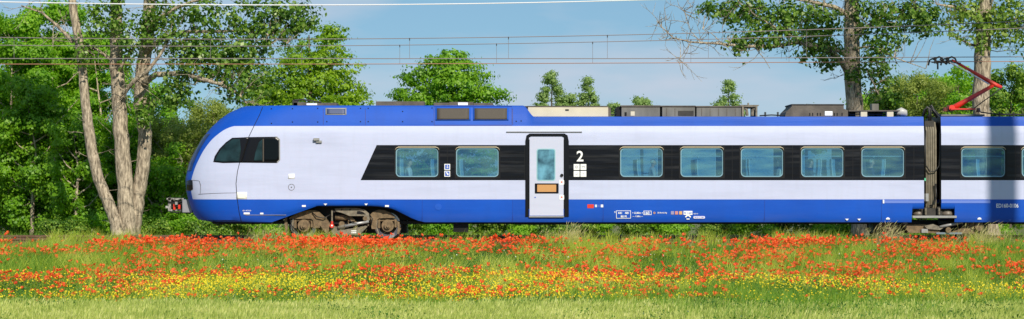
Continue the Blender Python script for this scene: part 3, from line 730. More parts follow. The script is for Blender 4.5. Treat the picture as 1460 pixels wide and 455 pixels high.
mb = MB(); mb.prism([(X(1440 - 2.2), Z(313)), (X(1442.2), Z(313)), (X(1440), Z(315.5))], -.005, .004); mb.build('lifting_mark', M['bluesign'], TR)
for px in (1266, 1396.5):
    mb = MB(); c_ = (X(px), .66); mb.prism([(c_[0] + .065 * math.cos(R(a)), c_[1] + .065 * math.sin(R(a))) for a in range(0, 181, 20)], -.004, .03); mb.build('jacking_mark', MK, TR)
for a in (430.5, 549): lab(a, a + 5.5, 292.5, 295, MK, 'label_plate')
text('ED 160 010', 346, 301.2, 1.8, MK); lab(347.5, 356, 303, 305.6, MK, 'label_plate'); lab(371, 375.5, 303.4, 305.6, MK, 'label_plate')
mb = MB(); mb.box(X(350), X(408), -.0045, .004, Z(306.9), Z(306.3)); mb.build('skirt_crease', M['pale_metal'], TR)
mb = MB(); mb.box(X(1260), XA - .01, -.006, .002, Z(289.6), Z(285.6)); mb.build('skirt_flap', mat('pale_blue_strip', (.12, .20, .60), .4), TR)
mb = MB(); mb.box(XB + .01, X(1412), -.006, .002, Z(289.6), Z(285.6)); mb.build('skirt_flap', bpy.data.materials['pale_blue_strip'], TR)
MB().box(X(1258.6), X(1260.6), -.02, .004, Z(290), Z(284.8)).build('flap_latch', MK, TR)
for px in (1257, 602, 731, 860, 1090):
    MB().box(X(px) - .004, X(px) + .004, -.0035, .004, .62, 1.29).build('skirt_seam', M['db'], TR)

# --- roof equipment (stands on the roof, seen over its edge)
mb = MB(); mb.box(X(752.5, .6), X(867, .6), .5, 2.3, 4.0, Z(152.5, .5)); c_ = mb.build('battery_container', M['cream'], TR, bevel=.015)
mb = MB(); mb.box(X(752, .5), X(867.5, .5), .49, 2.31, Z(152.5, .5), Z(151, .5)); mb.build('lid', M['roofgear'], c_)
mb = MB(); mb.box(X(806, .5), X(811, .5), .488, .5, Z(158, .5), Z(155.8, .5)); mb.build('handle', M['iron'], c_)
mb = MB(); mb.prism([(X(745, .5), 4.02), (X(745, .5), Z(153, .5)), (X(747, .5), Z(151, .5)), (X(752, .5), Z(151, .5)), (X(752, .5), 4.02)], .7, 2.1); mb.build('duct_end', M['iron'], TR)
mb = MB(); mb.box(X(867, .6), X(871, .6), .6, 2.2, 4.0, Z(153, .5)); mb.build('container_bracket', M['roofgear'], TR)
def rb(name, x0, x1, y_top, m, ya=.6, yb=2.2, top=None, parent=None, y_bot=None, bev=.012):
    return MB().box(X(x0, ya), X(x1, ya), ya, yb, Z(y_bot, ya) if y_bot else 4.0, Z(y_top, ya)).build(name, m, parent or TR, bevel=bev)
a = rb('air_conditioner', 886, 941, 153.2, M['roofgear2']); rb('lid', 885, 942, 150.2, M['roofgear'], .58, 2.22, parent=a, y_bot=152.6)
rb('hatch', 899, 905, 159, M['cream'], .585, .6, parent=a, y_bot=165.4); rb('hatch', 890.5, 893.5, 160, M['rubber'], .585, .6, parent=a, y_bot=165.4)
mb = MB(); mb.prism([(X(879, .6), 4.0), (X(879, .6), Z(154, .6)), (X(881, .6), Z(152, .6)), (X(885.5, .6), Z(151.5, .6)), (X(885.5, .6), 4.0)], .7, 2.1); mb.build('duct_end', M['rubber'], TR)
a = rb('air_conditioner', 944, 991, 153, M['roofgear2']); rb('lid', 942, 992, 150.5, M['roofgear'], .58, 2.22, parent=a, y_bot=152.4); rb('vent_grille', 967, 989, 158, M['iron'], .585, .6, parent=a, y_bot=165)
a = rb('converter_box', 993, 1057, 153.5, M['roofgear2']); rb('lid', 992, 1058, 151, M['roofgear'], .58, 2.22, parent=a, y_bot=153); 
mb = MB(); ya = .6
for x_ in (1058, 1077.5): mb.box(X(x_, ya), X(x_ + 2.5, ya), ya, 2.2, 4.0, Z(151, ya))
mb.box(X(1060.6, ya), X(1077.4, ya), ya, 2.2, Z(152.6, ya), Z(151, ya)); mb.box(X(1056, ya), X(1082, ya), ya - .01, 2.21, Z(151, ya), Z(149.6, ya)); mb.box(X(1066, ya), X(1068, ya), ya, .7, Z(149.6, ya), Z(146.6, ya))
mb.tube([(X(1061, ya), ya + .1, Z(154, ya)), (X(1065, ya), ya + .1, Z(156, ya)), (X(1066, ya), ya + .1, Z(165, ya))], .05, 6); mb.tube([(X(1077, ya), ya + .1, Z(154, ya)), (X(1073.5, ya), ya + .1, Z(157, ya)), (X(1073, ya), ya + .1, Z(165, ya))], .05, 6)
mb.build('equipment_frame', M['grime2'], TR)
mb = MB(); mb.prism([(X(a_, ya), Z(b_, ya)) for a_, b_ in [(1119, 167), (1121, 160), (1129, 152), (1129, 150), (1203, 150), (1203, 155), (1209, 157.5), (1209, 167)]], .6, 2.2)
a = mb.build('resistor_housing', M['roofgear'], TR)
rb('lid', 1128, 1204, 148.4, M['iron'], .58, 2.22, parent=a, y_bot=150.2); rb('hatch', 1176, 1187, 158.6, M['mark'], .585, .6, parent=a, y_bot=165)
for x_ in (1154, 1158, 1165, 1169, 1189, 1193, 1200): rb('louvre', x_, x_ + 1.5, 161, M['rubber'], .588, .6, parent=a, y_bot=165, bev=0)
mb = MB(); mb.box(X(1210, ya), X(1283, ya), ya, 2.0, Z(158.8, ya), Z(157.2, ya)); a = mb.build('cable_tray', M['roofgear'], TR)
for x_ in (1227, 1264.5): rb('bracket', x_, x_ + 9.5, 158.9, M['cream'], .62, .9, parent=a)
for x_ in (1212, 1238, 1250): rb('junction_box', x_, x_ + 8, 160, M['rubber'], .9, 1.6, parent=a)
rb('roof_aerial_box', 1243, 1253, 148, M['roofgear2'], 1.2, 1.6)
mb = MB(); vs = []
mb.tube([(X(1286), 1.0, 4.05), (X(1288), 1.0, 4.14), (X(1293), 1.0, 4.18), (X(1298), 1.0, 4.14), (X(1300), 1.0, 4.05)], [.05, .12, .15, .12, .05], 12); mb.build('air_tank', mat('tank_grey', (.42, .42, .40), .4), TR, smooth=True)
# equipment just peeping above the front fairing
for x0_, x1_, yt in ((418, 441, 146), (437, 480, 146.6), (536, 605, 144.6), (618, 640, 146.5), (640, 675, 145.4), (675, 703, 147)):
    rb('roof_unit', x0_, x1_, yt, M['roofgear'], 1.0, 1.9)
mb = MB(); mb.box(X(417, 1), X(424, 1), 1.0, 1.3, 4.36, Z(142.5, 1)); mb.tube([P(420, 143, 1), P(432, 142, 1), P(458, 146, 1)], .025, 5); mb.build('roof_horn', M['iron'], TR)
mb = MB(); mb.box(X(437, .95), X(452, .95), .95, .99, Z(150, .95), Z(147.4, .95)); mb.build('roof_panel', M['mark'], TR)
mb = MB(); mb.box(X(653, .95), X(667, .95), .95, .99, Z(150, .95), Z(146.2, .95)); mb.build('roof_panel', M['mark'], TR)

# pipes, cables and insulators on the roof
for pts in ([(868, 164), (880, 163.5), (890, 165)], [(1083, 165), (1100, 164), (1119, 165)], [(1210, 163), (1240, 162.4), (1284, 164)], [(1398, 160), (1420, 163), (1460, 163.5), (1500, 163.5)]):
    MB().tube([P(a_, b_, .8) for a_, b_ in pts], .022, 5).build('roof_conduit', M['cable'], TR)
for a_ in (1091, 1109, 1425, 1445):
    mb = MB(); zz_ = 4.0
    for k in range(5): mb.tube([(X(a_, .8), .8, zz_ + k * .035), (X(a_, .8), .8, zz_ + k * .035 + .02)], [.045, .03], 8)
    mb.tube([(X(a_, .8), .8, zz_), (X(a_, .8), .8, zz_ + .17)], .02, 6); mb.build('roof_insulator', M['iron'], TR)
for a_ in (950, 962, 1000, 1012, 1024, 1036, 1048): MB().box(X(a_, .6), X(a_ + .9, .6), .592, .601, Z(165, .6), Z(154.5, .6)).build('panel_rib', M['roofgear'], TR)
# --- gangway bellows between the coaches
mb = MB(); nb = 5; bx0, bx1 = X(1321.5), X(1337.5)
for k in range(nb):
    cx = bx0 + (bx1 - bx0) * (k + .5) / nb; r_ = (bx1 - bx0) / nb / 2 * 1.02
    mb.tube([(cx, 1.4, .75), (cx, .42, .8), (cx, .26, 1.1), (cx, .24, 2.4), (cx, .26, 3.55), (cx, .42, 3.8), (cx, 1.4, 3.86), (cx, 2.2, 3.8), (cx, 2.3, 3.5), (cx, 2.3, 1.0), (cx, 2.2, .8), (cx, 1.4, .75)], r_, 8, cap=False)
mb.build('gangway_bellows', M['bellow'], TR, smooth=True, fix=False)
mb = MB(); mb.box(XA + .004, XB - .004, .75, 2.1, .78, 3.8); mb.build('gangway_lining', M['rubber'], TR)
for pts, r_ in (([(1320, 186), (1319.5, 215), (1320, 236), (1326, 245), (1334, 244), (1339, 236), (1340, 215), (1340, 190)], .022), ([(1334, 262), (1335, 280), (1332, 291), (1325, 294)], .026), ([(1318.5, 186), (1318.8, 230), (1319, 290)], .018), ([(1341, 186), (1340.8, 240), (1340.5, 290)], .03)):
    MB().tube([P(a_, b_, .12) for a_, b_ in pts], r_, 6).build('jumper_cable', M['cable'], TR, smooth=True)
for k, pts in enumerate(([(1316, 166), (1318, 156), (1324, 153), (1325, 163), (1324, 176)], [(1317, 164), (1322, 152), (1327, 156), (1327, 178)], [(1326, 152), (1333, 160), (1341, 170), (1343, 166)], [(1327, 153), (1334, 165), (1342, 175)], [(1322, 165), (1326, 170), (1334, 176), (1341, 172)], [(1325, 152), (1328, 150), (1331, 156), (1338, 163), (1342, 164)])):
    MB().tube([P(a_, b_, .5 + .08 * k) for a_, b_ in pts], .032, 6).build('jumper_cable', M['cable'], TR, smooth=True)
MB().box(X(1321), X(1334), .3, .6, Z(180), Z(172)).build('cable_box', M['iron'], TR)
MB().box(X(1318.6), X(1325), .12, .16, Z(287), Z(276)).build('gangway_plate', M['pale_metal'], TR)
MB().box(X(1318.8), X(1321), .1, .14, Z(258), Z(254)).build('lamp', mat('green_lens', (.1, .5, .3), .3), TR)

# --- coupler
cp = MB().box(X(259.5, 1), X(274, 1), 1.0, 1.8, Z(303.5, 1), Z(284.5, 1)).build('coupler', mat('coupler_grey', (.26, .27, .30), .5, var=.3), TR, bevel=.02)
mb = MB(); Yc = 1.2
mb.box(X(240, Yc), X(258, Yc), 1.2, 1.65, Z(301, Yc), Z(298.6, Yc)); mb.box(X(238, Yc), X(262, Yc), 1.15, 1.6, Z(285, Yc), Z(282.5, Yc)); mb.box(X(240, Yc), X(244, Yc), 1.15, 1.6, Z(301, Yc), Z(282, Yc)); mb.box(X(236, Yc), X(241, Yc), 1.2, 1.5, Z(297, Yc), Z(293.6, Yc))
mb.build('coupler_head', mat('coupler_head_metal', (.42, .41, .40), .5, col2=(.06, .055, .05), scale=14), cp)
mb = MB(); mb.box(X(244, 1.3), X(262, 1.3), 1.3, 1.6, Z(298, 1.3), Z(286, 1.3)); mb.tube([P(245, 284, 1.1), P(251, 288, 1.1), P(258, 284, 1.1), P(262, 290, 1.1)], .025, 5); mb.build('coupler_mechanism', M['iron'], cp)
mb = MB(); mb.box(X(247, 1.1), X(250, 1.1), 1.1, 1.2, Z(299, 1.1), Z(291, 1.1)); mb.box(X(254, 1.1), X(257, 1.1), 1.1, 1.2, Z(298, 1.1), Z(292, 1.1)); mb.build('coupler_hose', M['red'], cp)
mb = MB(); mb.box(X(249.6, 1.), X(253, 1.), 1.0, 1.1, Z(292, 1), Z(288, 1)); mb.build('coupler_plug', M['pale_metal'], cp)
for a_, b_, c_ in ((240, 262, 287.5), (242, 262, 301.5)):
    MB().tube([P(a_, c_, 1.12), P((a_ + b_) / 2, c_ + 2.2, 1.05), P(b_, c_ - 1, 1.12)], .022, 5).build('coupler_cable', M['cable'], cp)
MB().tube([P(302, 317, 1.2), P(316, 319.5, 1.2), P(330, 317, 1.2)], .02, 5).build('hose', M['cable'], TR)

# --- front bogie
def pl(pts, Y): return [(X(a, Y), Z(b, Y)) for a, b in pts]
BG = MB().box(X(425), X(560), .95, 1.85, .45, .75).build('bogie', M['iron'], TR)
def wheel(px, yy, side, tm='steel'):
    c_ = (X(px, .4), .455); mb = MB()
    mb.disc(c_, .455, yy, yy + .10, 40); w_ = mb.build('wheel', M['iron'], BG)
    f = yy - .006 if side < 0 else yy + .106; g2 = yy - .001 if side < 0 else yy + .101
    mb = MB(); mb.disc(c_, .43, min(f, g2), max(f, g2), 40, rin=.30); mb.build('tyre', M[tm], w_)
    mb = MB(); mb.disc(c_, .17, min(yy - .12, yy), yy + (.2 if side > 0 else 0), 20); mb.build('hub', M['grime'], w_)
    mb = MB(); mb.disc(c_, .483, yy + (.10 if side < 0 else -.03), yy + (.13 if side < 0 else 0), 40); mb.build('flange', M['iron'], w_)
for px in (432, 552):
    wheel(px, .62, -1); wheel(px, 2.08, 1)
    MB().tube([(X(px, .4), .7, .455), (X(px, .4), 2.1, .455)], .09, 12).build('axle', M['iron'], BG)
Yb = .30
mb = MB(); mb.prism(pl([(411.5, 311.5), (418, 307), (427, 302.5), (439, 299.8), (449, 299.8), (455, 302), (460, 307), (471, 319), (468, 333), (464.5, 333), (456, 321), (456, 325), (446.5, 325), (447, 319), (446, 313.5), (443, 312), (413, 312)], Yb), Yb, .62)
mb.build('wheel_cover', M['grime'], BG)
mb = MB(); mb.prism(pl([(528, 306), (532, 302), (539, 299.2), (548, 299.8), (556, 303), (563, 309), (563, 311), (541, 311.2), (537.5, 313.5), (537, 319), (536.5, 326.5), (530, 326.5), (528.5, 318)], Yb), Yb, .62)
mb.build('wheel_cover', M['grime'], BG)
for px in (432, 552):
    mb = MB(); c_ = (X(px), .455); mb.disc(c_, .20, .30, .55, 20); mb.disc((c_[0], c_[1]), .11, .22, .30, 16); mb.disc((c_[0] + .02, c_[1] - .01), .055, .17, .22, 12)
    mb.box(c_[0] - .33, c_[0] - .25, .36, .5, .38, .68); mb.box(c_[0] + .22, c_[0] + .29, .36, .5, .40, .66); mb.box(c_[0] - .3, c_[0] + .28, .38, .5, .60, .66)
    mb.build('axle_box', M['grime'], BG)
    mb = MB(); mb.tube([(c_[0] - .36, .34, .66), (c_[0] - .38, .34, .40), (c_[0] - .30, .34, .18)], .035, 6); mb.build('brake_pipe', M['grime2'], BG)
mb = MB(); mb.prism(pl([(406, 308), (409, 306), (410, 327), (407.5, 334), (405.5, 320)], .3), .32, .5); mb.build('rail_guard', M['grime'], BG)
mb = MB(); mb.prism(pl([(566, 315), (569.5, 317), (570, 325), (571.5, 326), (568.5, 334), (566, 333), (567, 325)], .3), .32, .5); mb.build('rail_guard', M['grime'], BG)
mb = MB(); mb.prism(pl([(477, 297.5), (492, 296.4), (510, 296.8), (520, 299), (526, 304.5), (527.5, 314), (522, 314.5), (519, 308), (498, 308), (489, 304), (479, 301.5)], .24), .24, .34); mb.build('side_beam', M['grime2'], BG)
mb = MB(); mb.prism(pl([(509, 301.5), (512, 300.8), (518, 302.6), (521, 305.5), (509, 305.3)], .232), .232, .24); mb.build('beam_opening', M['rubber'], BG)
for a_, b_ in ((487, 299.4), (499, 299.2)): MB().disc((X(a_, .23), Z(b_, .23)), .022, .225, .24, n=10).build('bolt', M['rubber'], BG)
MB().tube([P(478, 310, .5), P(502, 310.5, .5)], .10, 12).build('air_spring', M['grime'], BG, smooth=True)
MB().tube([P(491, 323, .25), P(506, 319.6, .25), P(526, 315.8, .25)], [.05, .055, .045], 10).build('yaw_damper', M['pale_metal'], BG, smooth=True)
MB().tube([P(482, 325, .3), P(494, 322, .3)], .065, 10).build('damper_sleeve', M['grime2'], BG, smooth=True)
mb = MB(); mb.prism(pl([(471, 321), (490, 327), (500, 326), (521, 322), (524, 323), (513, 334.5), (476, 335), (472, 330)], .3), .32, .6); bxx = mb.build('sand_box', M['grime2'], BG)
for b_ in (329, 331.6): MB().box(X(501, .3), X(508, .3), .312, .321, Z(b_ + 1, .3), Z(b_ - .6, .3)).build('label_plate', M['mark'], BG)
MB().disc((X(487, .3), Z(319.5, .3)), .09, .3, .5, 14).build('pivot', M['grime'], BG); MB().disc((X(520.5, .22), Z(311.6, .22)), .07, .18, .3, 12).build('pivot', M['grime'], BG)
mb = MB(); mb.disc((X(501, .35), Z(315, .35)), .11, .4, .5, 14); mb.box(X(496, .35), X(508, .35), .4, .6, Z(322, .35), Z(315.5, .35)); mb.build('linkage', M['grime'], BG)
MB().tube([P(473.3, 300, .26), P(473.3, 317, .26)], .028, 8).build('vertical_damper', M['grime2'], BG)
mb = MB(); mb.tube([P(473.3, 315.5, .25), P(473.3, 319, .25)], .04, 8, m=0); mb.disc((X(473.3, .25), Z(322, .25)), .07, .2, .3, 12, m=0); mb.build('damper_foot', M['red'], BG)
MB().disc((X(473.3, .19), Z(321.6, .19)), .028, .19, .2, 10).build('damper_bolt', M['mark'], BG)
mb = MB()
for k in range(6): mb.disc((X(474 + k * 2.4, .3), Z(300.5 + (k % 2), .3)), .035, .26, .4, 8)
mb.build('cable_clamps', M['iron'], BG)
MB().box(X(404), X(600), .7, 2.1, .62, 1.2).build('underframe', M['rubber'], TR)
MB().box(X(408), X(578), .9, 1.9, .20, .62).build('motor_backdrop', M['rubber'], TR)  # black backdrop added behind each bogie to darken gaps, standing for motor and gearbox
MB().box(X(1252), X(1408), .9, 1.9, .20, .62).build('motor_backdrop', M['rubber'], TR)
MB().box(X(646), X(667), .3, 1.0, Z(331, .3), .6).build('underfloor_box', M['rubber'], TR)
MB().box(X(735), X(815), .3, 2.4, Z(320.5, .3), .6).build('underfloor_box', M['rubber'], TR)
MB().box(X(300), X(1317), .55, 2.3, .50, .60).build('underframe', M['rubber'], TR)
MB().box(XB, 31, .55, 2.3, .50, .60).build('underframe', M['rubber'], TR)

for pts in ([(445, 303, .26), (452, 309, .2), (462, 311, .2), (471, 306, .24)], [(527, 306, .22), (531, 312, .2), (529, 322, .2)], [(496, 312, .22), (503, 318, .2), (514, 320, .22), (519, 314, .24)], [(414, 313, .26), (416, 322, .24), (421, 328, .24)]):
    MB().tube([P(*p_) for p_ in pts], .018, 5).build('brake_hose', M['cable'], BG, smooth=True)
for cx in (463, 524):
    mb = MB(); pts = [(X(cx, .6) + .07 * math.cos(k * .9), .5 + .07 * math.sin(k * .9), .42 + k * .008) for k in range(40)]; mb.tube(pts, .016, 5); mb.build('coil_spring', M['grime2'], BG, smooth=True)
# --- shared bogie under the gangway
BG2 = MB().box(X(1266), X(1394), 1.0, 1.8, .40, .60).build('bogie', M['iron'], TR); BGs = BG; BG = BG2
for px in (1269, 1391):
    wheel(px, .62, -1, 'iron'); wheel(px, 2.08, 1, 'iron'); MB().tube([(X(px, .4), .7, .455), (X(px, .4), 2.1, .455)], .09, 12).build('axle', M['iron'], BG2)
    c_ = (X(px), .455); mb = MB(); mb.disc(c_, .2, .36, .6, 18); mb.disc(c_, .12, .28, .36, 14); mb.build('axle_box', M['grime'], BG2)
for a_, b_ in ((1303, 1318), (1342.5, 1361)):
    cx = X((a_ + b_) / 2, .1); mb = MB(); hw = X(b_) - X((a_ + b_) / 2)
    mb.tube([(cx, .32, .78), (cx, .32, .86), (cx, .32, .94), (cx, .32, .99), (cx, .32, 1.005)], [hw + .02, hw + .02, hw - .04, hw * .55, hw * .1], 16); mb.build('air_spring', mat('air_spring_rubber_%d' % a_, (.12, .10, .08), .45), BG2, smooth=True)
mb = MB(); mb.box(X(1301), X(1364), -.02, .06, Z(311), Z(307.6)); mb.build('spring_beam', M['pale_metal'], BG2, bevel=.008)
mb = MB(); mb.box(X(1315), X(1345), .15, .5, Z(309), Z(297)); mb.box(X(1318.5), X(1321.5), .05, .15, Z(306), Z(296)); mb.box(X(1337), X(1341), .05, .15, Z(306), Z(295)); mb.build('spring_carrier', M['iron'], BG2)
for a_ in (1319.8, 1339): MB().tube([P(a_, 306, .02), P(a_, 297, .02)], .03, 6).build('bolt', M['grime2'], BG2)
mb = MB(); mb.prism(pl([(1288, 321), (1320, 320), (1333, 323), (1340, 331), (1350, 333), (1296, 332)], .3), .32, .6); mb.prism(pl([(1350, 333), (1365, 328), (1380, 322), (1396, 320), (1402, 328), (1390, 333)], .3), .32, .6); mb.build('bogie_frame', M['grime'], BG2)
MB().tube([P(1340, 323.5, .25), P(1355, 320.5, .25), P(1373, 317, .25)], [.045, .05, .04], 10).build('yaw_damper', M['pale_metal'], BG2, smooth=True)
mb = MB(); mb.prism(pl([(1318, 322), (1330, 319.5), (1345, 325), (1340, 328), (1322, 326.5)], .24), .24, .32); mb.build('linkage', M['grime2'], BG2)
mb = MB(); mb.box(X(1314, .25), X(1323, .25), .25, .32, Z(332, .25), Z(326.5, .25)); mb.build('sensor_box', M['pale_metal'], BG2)
mb = MB(); mb.disc((X(1396, .25), Z(323, .25)), .14, .2, .35, 16); mb.disc((X(1352, .28), Z(328, .28)), .09, .24, .34, 14); mb.build('brake_unit', M['grime'], BG2)
mb = MB(); mb.box(X(1335, .3), X(1372, .3), .3, .5, Z(334, .3), Z(331.4, .3)); mb.build('stay_bar', mat('blue_grey_bar', (.15, .2, .25), .5), BG2)

# --- pantograph
PG = MB().box(X(1340, 1.2), X(1402, 1.2), 1.0, 1.9, 4.04, 4.10).build('pantograph', M['roofgear2'], TR)
Yp = 1.4
def pt(pts, r_, nm, m, Y=Yp, n=10): return MB().tube([P(a_, b_, Y) for a_, b_ in pts], r_, n).build(nm, m, PG, smooth=True)
pt([(1357, 155), (1375, 145), (1416, 122)], [.10, .085, .06], 'lower_arm', M['red'])
pt([(1357, 85.5), (1390, 104), (1419, 121), (1428, 125)], [.035, .055, .075, .06], 'upper_arm', M['red'])
pt([(1354, 89), (1384, 105), (1410, 120)], .022, 'guide_rod', M['alwire'], 1.3, 6)
pt([(1428, 126), (1400, 146), (1383, 159)], .018, 'coupling_rod', M['iron'], 1.3, 6)
mb = MB(); mb.box(X(1353, Yp), X(1388, Yp), 1.05, 1.75, Z(157, Yp), Z(155, Yp)); mb.disc((X(1357, 1.2), Z(154, 1.2)), .10, 1.15, 1.6, 12); mb.build('arm_mount', M['red'], PG)
mb = MB(); mb.tube([P(1347, 153, 1.2), P(1347, 159, 1.2)], [.05, .08], 8); mb.tube([P(1352, 150, 1.3), P(1352, 158, 1.3)], [.05, .08], 8); mb.tube([P(1395, 154, 1.3), P(1395, 160, 1.3)], [.05, .08], 8); mb.build('insulator', mat('insulator_brown', (.12, .035, .02), .3), PG)
mb = MB()
for cx in (1334, 1352):
    for yy in (.85, 1.95):
        mb.tube([(X(cx - 6, Yp), yy, Z(92, Yp)), (X(cx - 4, Yp), yy, Z(84.5, Yp)), (X(cx, Yp), yy, Z(82.3, Yp)), (X(cx + 5, Yp), yy, Z(85, Yp)), (X(cx + 7, Yp), yy, Z(90, Yp))], .030, 6)
    mb.box(X(cx, Yp) - .035, X(cx, Yp) + .035, .8, 2.0, Z(83.6, Yp), Z(82.0, Yp))
mb.tube([P(1332, 88, 1.4), P(1346, 88, 1.4), P(1358, 87, 1.4)], .04, 6); mb.tube([P(1337, 88, 1.2), P(1337, 99, 1.2)], .03, 6); mb.tube([P(1340, 84, 1.2), P(1350, 92, 1.2)], .03, 6); mb.tube([P(1328, 89, 1.3), P(1370, 90, 1.3)], .02, 6)
mb.build('collector_head', M['iron'], PG)

# --- interior
MB().box(x0 + .6, XA - .05, .06, 2.74, 1.12, 1.18).build('coach_floor', M['floor'], TR)
MB().box(x0 + .6, XA - .05, .12, 2.68, 3.28, 3.32).build('coach_ceiling', M['lining'], TR)
MB().box(XB + .05, 30.8, .06, 2.74, 1.12, 1.18).build('coach_floor', M['floor'], TR)
MB().box(XB + .05, 30.8, .12, 2.68, 3.28, 3.32).build('coach_ceiling', M['lining'], TR)
def seat(px, dirn, yc=.45):
    """dirn +1: sitter faces right. px is where the top of the shell shows"""
    x_ = X(px, .3); f = dirn
    s_ = MB().prism([(x_ + f * a_, b_) for a_, b_ in ((.14, 1.58), (.58, 1.60), (.60, 1.68), (.16, 1.66))], yc - .22, yc + .22).build('seat', M['seat'], TR)
    prof_ = [(.16, 1.55), (.085, 1.8), (.03, 2.1), (0, 2.40), (.005, 2.62)]
    MB().prism([(x_ + f * a_, b_) for a_, b_ in prof_] + [(x_ + f * (a_ + .09), b_) for a_, b_ in prof_[::-1]], yc - .20, yc + .20).build('backrest', M['seat'], s_)
    MB().prism([(x_ + f * (a_ - .025), b_) for a_, b_ in prof_] + [(x_ + f * (a_ - .002), b_) for a_, b_ in prof_[::-1]], yc - .23, yc + .23).build('shell', M['shell'], s_)
    MB().box(x_ + f * .3 - .04, x_ + f * .3 + .04, yc - .05, yc + .05, 1.18, 1.59).build('pedestal', M['iron'], s_)
    return x_
SE = [(571, 1), (615, 1), (656, 1), (909, 1), (994, 1), (1068, 1), (1170, -1), (1186, 1), (1261, -1), (1392, 1)]
for px, d in SE:
    seat(px, d); seat(px, d, 2.35)
for xa_, xb_ in ((x0 + .8, X(745)), (X(815), XA - .1), (XB + .1, 30.5)):
    mb = MB(); [mb.box(xa_, xb_, y_ - .012, y_ + .012, 2.70, 2.725) for y_ in (.14, .24, .34, .44)]; k_ = xa_ + .3
    while k_ < xb_: mb.box(k_, k_ + .03, .12, .46, 2.675, 2.70); k_ += 1.9
    mb.build('luggage_rack', M['lining'], TR)
for px in (926, 1040, 1125, 1150, 1180, 1275, 1410):
    MB().box(X(px) - .16, X(px) + .16, 1.7, 2.1, 2.15, 2.18).build('table', M['shell'], TR)
# small tables
for px in (1110, 1205):
    MB().box(X(px) - .3, X(px) + .3, .12, .7, 1.90, 1.93).build('table', M['shell'], TR)

# ------------------------------------------------------------------ passengers
def person_mesh():
    """seated figure facing +X, seat height .46, origin at the floor under the hips; skin grown along a skeleton"""
    V = []; E = []; RD = []
    def a(p, r, c=None):
        V.append(p); RD.append(r); 
        if c is not None: E.append((c, len(V) - 1))
        return len(V) - 1
    pel = a((0, 0, .56), .15); sp = a((-.02, 0, .72), .135, pel); ch = a((-.03, 0, .90), .155, sp); sh = a((-.03, 0, 1.02), .12, ch)
    nk = a((-.02, 0, 1.10), .055, sh); hb = a((.0, 0, 1.17), .075, nk); hm = a((.015, 0, 1.24), .093, hb); ht = a((.01, 0, 1.31), .07, hm)
    for s in (-1, 1):
        hp = a((.04, s * .10, .54), .10, pel); kn = a((.46, s * .12, .53), .07, hp); an = a((.44, s * .12, .10), .045, kn); to = a((.60, s * .13, .04), .035, an)
        so_ = a((-.02, s * .19, 1.0), .06, sh); el = a((.03, s * .25, .74), .045, so_); wr = a((.26, s * .17, .66), .03, el); pm = a((.33, s * .15, .655), .033, wr)
        for k in range(4):
            f1 = a((.38, s * (.115 + .022 * k), .645), .0095, pm); f2 = a((.415 - .005 * abs(k - 1), s * (.115 + .022 * k), .625), .008, f1)
        t1 = a((.33, s * .11, .66), .011, pm); a((.365, s * .095, .645), .009, t1)
    me = bpy.data.meshes.new('p'); me.from_pydata(V, E, []); o = bpy.data.objects.new('p', me); COL.objects.link(o)
    sk = o.modifiers.new('s', 'SKIN'); sk.use_smooth_shade = True
    for i, sv in enumerate(me.skin_vertices[0].data): sv.radius = (RD[i], RD[i]); sv.use_root = (i == 0)
    sb = o.modifiers.new('b', 'SUBSURF'); sb.levels = 1
    bpy.context.view_layer.update()
    r_ = bpy.data.meshes.new_from_object(o.evaluated_get(bpy.context.evaluated_depsgraph_get())); bpy.data.objects.remove(o)
    for v in r_.vertices:   # nose, brow and chin
        c = v.co
        if c.z > 1.13 and abs(c.y) < .03 and c.x > .06:
            if 1.19 < c.z < 1.235: c.x += .022
            elif c.z < 1.17: c.x += .006
    return r_
PM = person_mesh()
